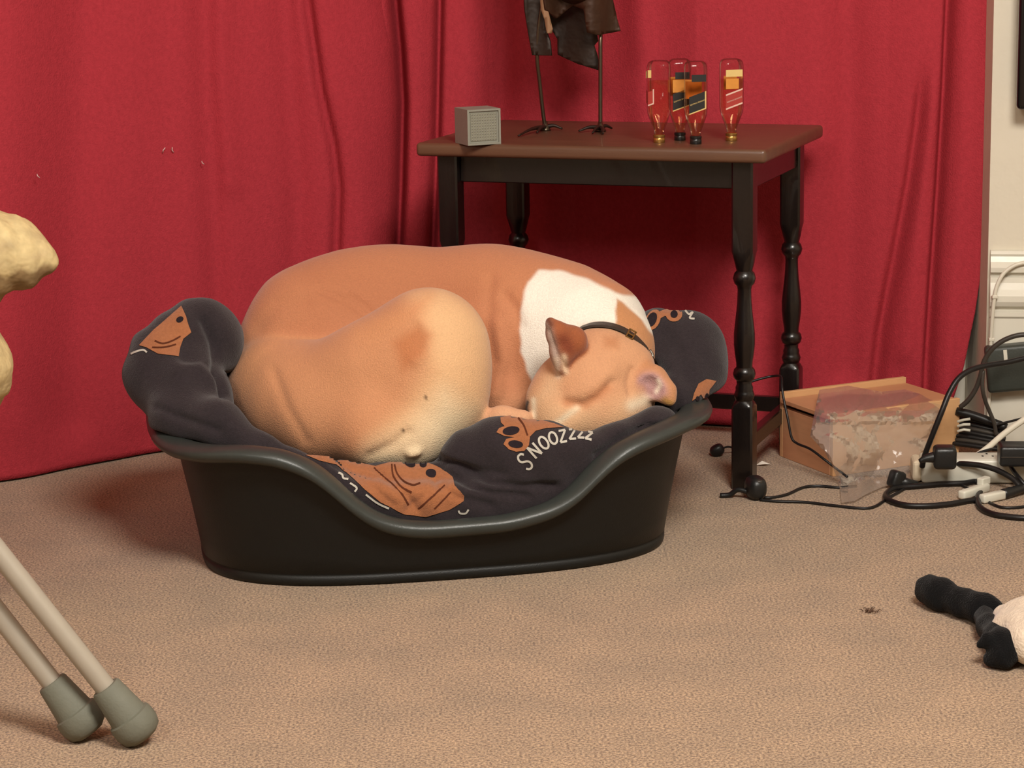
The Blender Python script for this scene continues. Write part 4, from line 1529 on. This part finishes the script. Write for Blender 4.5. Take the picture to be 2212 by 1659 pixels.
pl1 = empty('plug', atz(2035, 1012, .040), eyaw, label='black three-pin plug in the near end of the extension lead', cat='plug')
auto_smooth(bm_obj('plug_body', box_bm((.004, .004, .018), (.036, .034, .036), .007, 3), M_bplug, pl1), 50)
v, f = tube(spline([(-.012, .002, .018), (-.026, 0, .016), (-.036, -.002, .012)], 4), .0075, 10, radii=[.0095 - .006 * i / 8 for i in range(9)])
mesh_obj('strain_relief', v, f, M_bplug, pl1)
pl2 = empty('power_adapter', atz(2186, 1004, .040), eyaw, label='black power adapter block on the far end of the extension lead', cat='adapter')
auto_smooth(bm_obj('adapter_body', box_bm((.012, .004, .017), (.066, .046, .033), .005, 3), M_bplug, pl2), 50)
bm_obj('adapter_seam', box_bm((.012, -.0195, .017), (.062, .001, .0015)), M_cable2, pl2)

cable('power_cable', [(1992, 1008, 3.60), (1997, 985, 3.59), (2014, 940, 3.58), (2034, 890, 3.58), (2050, 850, 3.59), (2070, 818, 3.60), (2096, 800, 3.61), (2130, 790, 3.62), (2175, 783, 3.63), (2240, 773, 3.64), (2330, 800, 3.66), (2390, 900, 3.66), (2420, 1000, 3.64)], .0046, M_cable,
      'thick black power cable arching up from the extension lead towards the right')
cable('power_cable', [(2330, 830, 3.70), (2310, 770, 3.71), (2265, 728, 3.72), (2212, 723, 3.72), (2175, 732, 3.725), (2145, 752, 3.73), (2126, 780, 3.735), (2118, 812, 3.74), (2108, 840, 3.745), (2092, 864, 3.75), (2074, 880, 3.755)], .0042, M_cable2,
      'dark grey cable looping over the top of the wall router box')
cable('power_cable', [(2124, 800, 3.738), (2122, 835, 3.735), (2128, 865, 3.735), (2138, 890, 3.735), (2148, 915, 3.735), (2152, 940, 3.735)], .0034, M_cable2, 'grey cable dropping in front of the white skirting beside the router')
cable('power_cable', [(2052, 1003, 3.625), (2080, 1002, 3.60), (2115, 1005, 3.585), (2150, 1014, 3.57), (2185, 1032, 3.55), (2225, 1062, 3.53), (2330, 1062, 3.54), (2420, 1050, 3.56)], .0046, M_cable, 'black cable lying along the top of the white extension lead')
cable('power_cable', [(2180, 1000, 3.60), (2190, 1018, 3.575), (2204, 1036, 3.55), (2225, 1060, 3.54)], .0036, M_cable, 'short black cable falling from the power adapter')
cable('power_cable', [(2108, 1080), (2085, 1083), (2050, 1089), (2005, 1093), (1960, 1092), (1928, 1084), (1913, 1073), (1922, 1060), (1945, 1053), (1985, 1050), (2030, 1046), (2080, 1044), (2108, 1040), (2121, 1046), (2118, 1060), (2112, 1078), (2118, 1096), (2138, 1108), (2170, 1115), (2235, 1119), (2320, 1108), (2420, 1080)],
      .0048, M_cable, 'thick black cable making a loop on the carpet in front of the extension lead')
cable('flex', [(1965, 1048), (1985, 1036), (2010, 1031), (2035, 1034), (2060, 1042), (2090, 1054), (2118, 1070), (2142, 1088), (2175, 1097), (2235, 1090), (2330, 1060), (2420, 1040)], .0024, M_cable, 'thin dark flex crossing the black cable loop on the carpet')
knot = empty('plug', atz(1936, 1056, 0), label='black plug on the carpet at the bag edge where cables meet', cat='plug')
auto_smooth(bm_obj('plug_body', box_bm((0, 0, .016), (.024, .022, .028), .006, 3, Matrix.Rotation(.5, 4, 'Z') @ Matrix.Rotation(.35, 4, 'Y')), M_bplug, knot), 50)
v, f = tube([(.006, 0, .012), (.020, .002, .009), (.034, .004, .006)], .006, 9, radii=[.009, .007, .005])
mesh_obj('strain_relief', v, f, M_bplug, knot)
cable('white_lead', [(2085, 998, 3.66), (2110, 984, 3.66), (2135, 966, 3.665), (2165, 940, 3.68), (2195, 918, 3.69), (2240, 890, 3.70), (2330, 850, 3.70), (2400, 900, 3.70), (2430, 1000, 3.66)], .0052, M_wcable, 'thick off-white lead slanting up right from the extension lead')
cable('flex', [(2082, 998, 3.655), (2098, 988, 3.65), (2118, 977, 3.65), (2142, 970, 3.66)], .0022, M_cable, 'thin black flex crossing below the off-white lead')
cable('flex', [(2150, 918, 3.735), (2175, 912, 3.74), (2212, 903, 3.75), (2240, 898, 3.75)], .0020, M_cable, 'thin black flex running right along the skirting from the cable bundle')
# joined white connectors
for a_, b_, lab in (((2076, 1070), (2132, 1052), 'white cable connector lying on the carpet, left of a pair'), ((2120, 1078), (2168, 1068), 'white cable connector with black strain relief on the carpet')):
    A_, B_ = atz(*a_, .008), atz(*b_, .008)
    d_ = B_ - A_
    cn = empty('cable_connector', A_, math.atan2(d_.y, d_.x), label=lab, cat='connector')
    L_ = d_.length
    auto_smooth(bm_obj('connector_body', box_bm((L_ / 2, 0, 0), (L_, .014, .014), .003, 2), M_wplug, cn), 50)
    if 'black' in lab:
        v, f = tube([(L_ - .002 + .0055 * k, 0, .0005 * k) for k in range(9)], .01, 12, radii=[.0085 - .0003 * k + (.0008 if k % 2 else 0) for k in range(9)])
        mesh_obj('strain_relief', v, f, M_bplug, cn)
    else:
        bm_obj('label_tag', box_bm((L_ * .95, .004, .010), (.022, .012, .012), .002, 2), M_wplug, cn)
# tied bundle of black cables behind the box
bo2 = at(2120, 930, 3.775)
bun = empty('cable_bundle', (bo2.x, bo2.y, 0), label='tied bundle of black cables standing between wooden box and skirting', cat='cable bundle')
borg = Vector((bo2.x, bo2.y, 0))
for i in range(8):
    y0 = 893 + i * 9.0
    path = spline([at(2062 - (i % 3) * 3, y0 + 2, 3.80 - i * .004), at(2095, y0 + 6, 3.785 - i * .004), at(2135, y0 + 16 - i * .6, 3.77 - i * .004), at(2172 - (i % 2) * 4, y0 + 26 - i * 1.5, 3.76 - i * .004)], 5)
    v, f = tube([p - borg for p in path], .0042, 8)
    mesh_obj('strand', v, f, M_cable if i % 3 else M_cable2, bun)
path = spline([at(2066, 888, 3.775), at(2100, 897, 3.765), at(2140, 911, 3.755), at(2174, 924, 3.745)], 5)
v, f = tube([p - borg for p in path], .0075, 10)
mesh_obj('thick_strand', v, f, M_cable, bun)
for i, (y_a, y_b) in enumerate(((907, 902), (917, 914), (928, 927))):
    v, f = tube([at(2068, y_a + 4, 3.752) - borg, at(2082, y_a, 3.75) - borg, at(2096, y_b + 3, 3.748) - borg], .0024, 7)
    mesh_obj('white_tie', v, f, M_wplug, bun)

# router box fixed to the skirting
M_router = mat('grey_green_plastic', (58, 62, 56), 0.45, 0.08, 40, 0.1, 300)
u_ = lambda px_, py_: None


def wall_hit(px_, py_, out):
    a, b = px_ - IW / 2, py_ - IH / 2
    d = _f + RIGHT * (a / FPX) - UP * (b / FPX)
    o_ = wall_pt(0, out, 0)
    t = (o_ - CAMP).dot(WN) / d.dot(WN)
    P_ = CAMP + d * t
    return (P_ - Vector((WX, WY, 0))).dot(WD), P_.z


ua, za = wall_hit(2137, 752, .055)
ub, zb = wall_hit(2137, 852, .055)
rt = empty('router', wall_pt(ua, .022, zb), WYAW, label='dark grey-green router box fixed low on the white skirting', cat='router')
rh = za - zb
rw = .16
rb = box_bm((rw / 2, -.016, rh / 2), (rw, .032, rh), .007, 3)
bmesh.ops.transform(rb, matrix=Matrix.Rotation(math.radians(-6), 4, 'Y') , verts=rb.verts)
auto_smooth(bm_obj('case', rb, M_router, rt), 50)
for k in range(2):
    pw = box_bm((.034 + k * .05, -.0327, rh - .018), (.006, .001, .024), 0, 1)
    bmesh.ops.transform(pw, matrix=Matrix.Rotation(math.radians(-6), 4, 'Y'), verts=pw.verts)
    bm_obj('white_marking', pw, M_wplug, rt)

# television at the edge of the picture
M_tv = mat('black_gloss_plastic', (16, 16, 18), 0.25, 0.1, 40)
M_screen = mat('dark_screen_glass', (10, 11, 13), 0.12, 0.1, 20)
ut, zt = wall_hit(2196, 238, .06)
tv = empty('television', wall_pt(ut, .0, zt), WYAW, label='black flat television on the white wall, only its edge showing', cat='television')
auto_smooth(bm_obj('bezel', box_bm((.45, -.045, .27), (.90, .030, .54), .008, 4), M_tv, tv), 50)
bm_obj('screen', box_bm((.45, -.0605, .27), (.86, .002, .50)), M_screen, tv)
bm_obj('wall_bracket', box_bm((.45, -.015, .27), (.3, .030, .25)), M_tv, tv)

# ================================================================== left: crutches and stone ornament
M_tube = mat('grey_anodised_tube', (176, 166, 150), 0.45, 0.05, 60, metal=0.1)
M_rubber = mat('grey_green_rubber', (112, 112, 98), 0.7, 0.10, 60, 0.2, 300)


def crutch(base_px, low_px, edge_px, Yt, label):
    B0 = atz(*base_px, 0)
    lo_ = at(*low_px, B0.y + .005)
    ed_ = at(*edge_px, Yt)
    d = (ed_ - lo_).normalized()
    # the foot of the axis on the carpet
    B = lo_ - d * (lo_.z / d.z)
    o = empty('crutch', B, label=label, cat='crutch', group='pair of crutches leaning at the left')
    rot = Vector((0, 0, 1)).rotation_difference(d).to_matrix().to_4x4()
    def put(name, prof, M, n=24):
        v, f = lathe(prof, n)
        ob = mesh_obj(name, [rot @ Vector(q) for q in v], f, M, o)
        return auto_smooth(ob, 40)
    put('rubber_tip', [(.004, .0105), (.016, .011), (.0235, .016), (.0268, .026), (.0268, .036), (.0258, .041), (.0228, .0425), (.0222, .046), (.0178, .083), (.0160, .085), (.0120, .085)], M_rubber)
    put('tube', [(.0120, .070), (.0120, .62)], M_tube)
    put('inner_tube', [(.0095, .62), (.0095, .86)], M_tube)
    put('clamp_collar', [(.0119, .595), (.0150, .597), (.0150, .625), (.0100, .628)], M_rubber)
    hg = Vector((0, -1, 0))
    v, f = tube([rot @ Vector((0, 0, .80)), rot @ Vector((0, -.06, .805)), rot @ Vector((0, -.12, .80))], .015, 12)
    mesh_obj('hand_grip', v, f, M_rubber, o)
    return o


crutch((312, 1612), (262, 1528), (2, 1200), 2.50, 'grey crutch in front of its pair, rubber tip nearest the picture bottom')
crutch((192, 1600), (140, 1510), (0, 1330), 2.53, 'grey crutch behind its pair, rubber tip further left')

M_stone = mat('mottled_cream_stone', (216, 196, 150), 0.7, 0.3, 26, 0.8, 60, col2=(150, 122, 84))
SYD = 3.02
ST_UP = [ball(q[0], q[1], q[2], q[3]) for q in ((-160, 560, SYD, 150), (-60, 545, SYD, 105), (10, 545, SYD, 72), (60, 560, SYD, 48), (98, 566, SYD, 22))]
ST_LOW = [ball(q[0], q[1], q[2], q[3]) for q in ((-180, 560, SYD + .02, 150), (-150, 700, SYD + .02, 120), (-78, 790, SYD, 92), (-150, 900, SYD + .02, 130), (-170, 1100, SYD + .03, 140), (-170, 1280, SYD + .03, 150))]
p_lo = np.min([np.array(c) - r for c, r in ST_UP + ST_LOW], 0) - .02
p_hi = np.max([np.array(c) + r for c, r in ST_UP + ST_LOW], 0) + .02
p_lo[2] = -.01


def stone(X):
    d = smin(chain_d(X, ST_UP, .03), chain_d(X, ST_LOW, .03), .03)
    w1, w2 = 2.1 * np.sin(X[2] * 23 + X[0] * 9), 1.7 * np.sin(X[0] * 31 + X[1] * 17)
    d = d + .005 * np.sin(X[0] * 47 + X[1] * 21 + w1) * np.sin(X[2] * 39 + X[0] * 19 + w2) + .0025 * np.sin(X[0] * 97 + X[2] * 61 + 2 * w2) * np.sin(X[1] * 83 - X[2] * 71 + w1)
    return smax(d, .001 - X[2] + 0 * X[0] + 0 * X[1], .003)


V, F = nets(stone, p_lo, p_hi, .006)
V = relax(V, F, 1)
Cs = np.tile(lin((214, 190, 138)), (len(V), 1))
pz = project(V)
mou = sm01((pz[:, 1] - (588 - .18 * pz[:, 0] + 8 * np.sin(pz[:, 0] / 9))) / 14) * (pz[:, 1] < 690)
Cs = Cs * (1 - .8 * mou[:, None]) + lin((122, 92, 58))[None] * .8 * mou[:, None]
mot = np.clip(.5 + .5 * np.sin(V[:, 0] * 90 + 3 * np.sin(V[:, 2] * 70)) * np.sin(V[:, 2] * 110 + V[:, 1] * 60), 0, 1) ** 3
Cs = Cs * (1 - .35 * mot[:, None]) + lin((150, 118, 92))[None] * .35 * mot[:, None]
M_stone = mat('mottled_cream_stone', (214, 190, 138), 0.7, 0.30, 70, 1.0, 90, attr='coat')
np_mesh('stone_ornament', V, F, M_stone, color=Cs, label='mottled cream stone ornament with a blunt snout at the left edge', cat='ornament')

# ================================================================== plush toy on the carpet at right
M_knit = mat('black_knitted_wool', (18, 18, 19), 0.95, 0.3, 300, 0.8, 500, sheen=0.08, spec=0.1)
M_white = mat('off_white_plush', (226, 208, 186), 0.95, 0.15, 120, 0.8, 260, sheen=0.3, spec=0.1)


def fball(px_, py_, zc, rpx):
    p = atz(px_, py_, zc)
    return (tuple(p), rad(rpx, p))


toy0 = atz(2120, 1380, 0)
toy = empty('plush_toy', toy0, label='black and white knitted plush toy lying on the carpet at the right edge', cat='toy')


def sdf_part(name, fn, balls_, M, h=.0032, pad=.012):
    lo_ = np.min([np.array(c) - r for c, r in balls_], 0) - pad
    hi_ = np.max([np.array(c) + r for c, r in balls_], 0) + pad
    lo_[2] = max(lo_[2], -.006)
    V, F = nets(lambda X: smax(fn(X), .001 - X[2] + 0 * X[0] + 0 * X[1], .004), lo_, hi_, h)
    V = relax(V, F, 2)
    return np_mesh(name, V - np.array(toy0)[None], F, M, toy)


t1 = [fball(2008, 1274, .022, 33), fball(2030, 1284, .022, 32), fball(2080, 1302, .021, 27), fball(2120, 1314, .022, 30), fball(2146, 1318, .022, 24)]
sdf_part('arm', lambda X: chain_d(X, t1, .015) + .0008 * np.sin(X[0] * 300 + X[2] * 200), t1, M_knit)
t2 = [fball(2128, 1332, .018, 24), fball(2138, 1356, .018, 26), fball(2158, 1376, .024, 30), fball(2172, 1396, .026, 34), fball(2166, 1416, .018, 26), fball(2138, 1426, .010, 14)]
t2b = [fball(2158, 1376, .034, 20), fball(2134, 1382, .036, 13), fball(2118, 1392, .030, 9)]
sdf_part('paw', lambda X: smin(chain_d(X, t2, .012), chain_d(X, t2b, .01), .008) + .0008 * np.sin(X[0] * 300 + X[2] * 200), t2 + t2b, M_knit)
t3 = [fball(2176, 1338, .026, 34), fball(2190, 1365, .030, 40), fball(2230, 1350, .035, 58), fball(2225, 1385, .032, 46), fball(2270, 1370, .04, 70)]
sdf_part('body', lambda X: chain_d(X, t3, .02) + .002 * np.sin(X[0] * 110) * np.sin(X[1] * 120), t3, M_white)
t4 = [fball(2160, 1352, .030, 10), fball(2180, 1356, .036, 11), fball(2194, 1352, .040, 6)]
sdf_part('ear', lambda X: chain_d(X, t4, .008), t4, M_knit, .0022)
# a wisp of fluff on the carpet
M_fluff = mat('brown_fluff', (96, 70, 54), 0.95, 0.3, 200)
q0 = atz(1880, 1324, 0)
LV, LF = [], []
for k in range(26):
    a = random.uniform(0, 6.28)
    c_ = q0 + Vector((random.gauss(0, .005), random.gauss(0, .004), .0015))
    p2 = c_ + Vector((math.cos(a) * .006, math.sin(a) * .006, random.uniform(.000, .004)))
    v, f = tube([c_, (c_ + p2) / 2 + Vector((0, 0, .002)), p2], .0006, 4)
    LF += [tuple(i + len(LV) for i in q) for q in f]
    LV += v
mesh_obj('fluff', LV, LF, M_fluff, label='small dark wisp of fluff on the bare carpet', cat='fluff', kind='stuff')
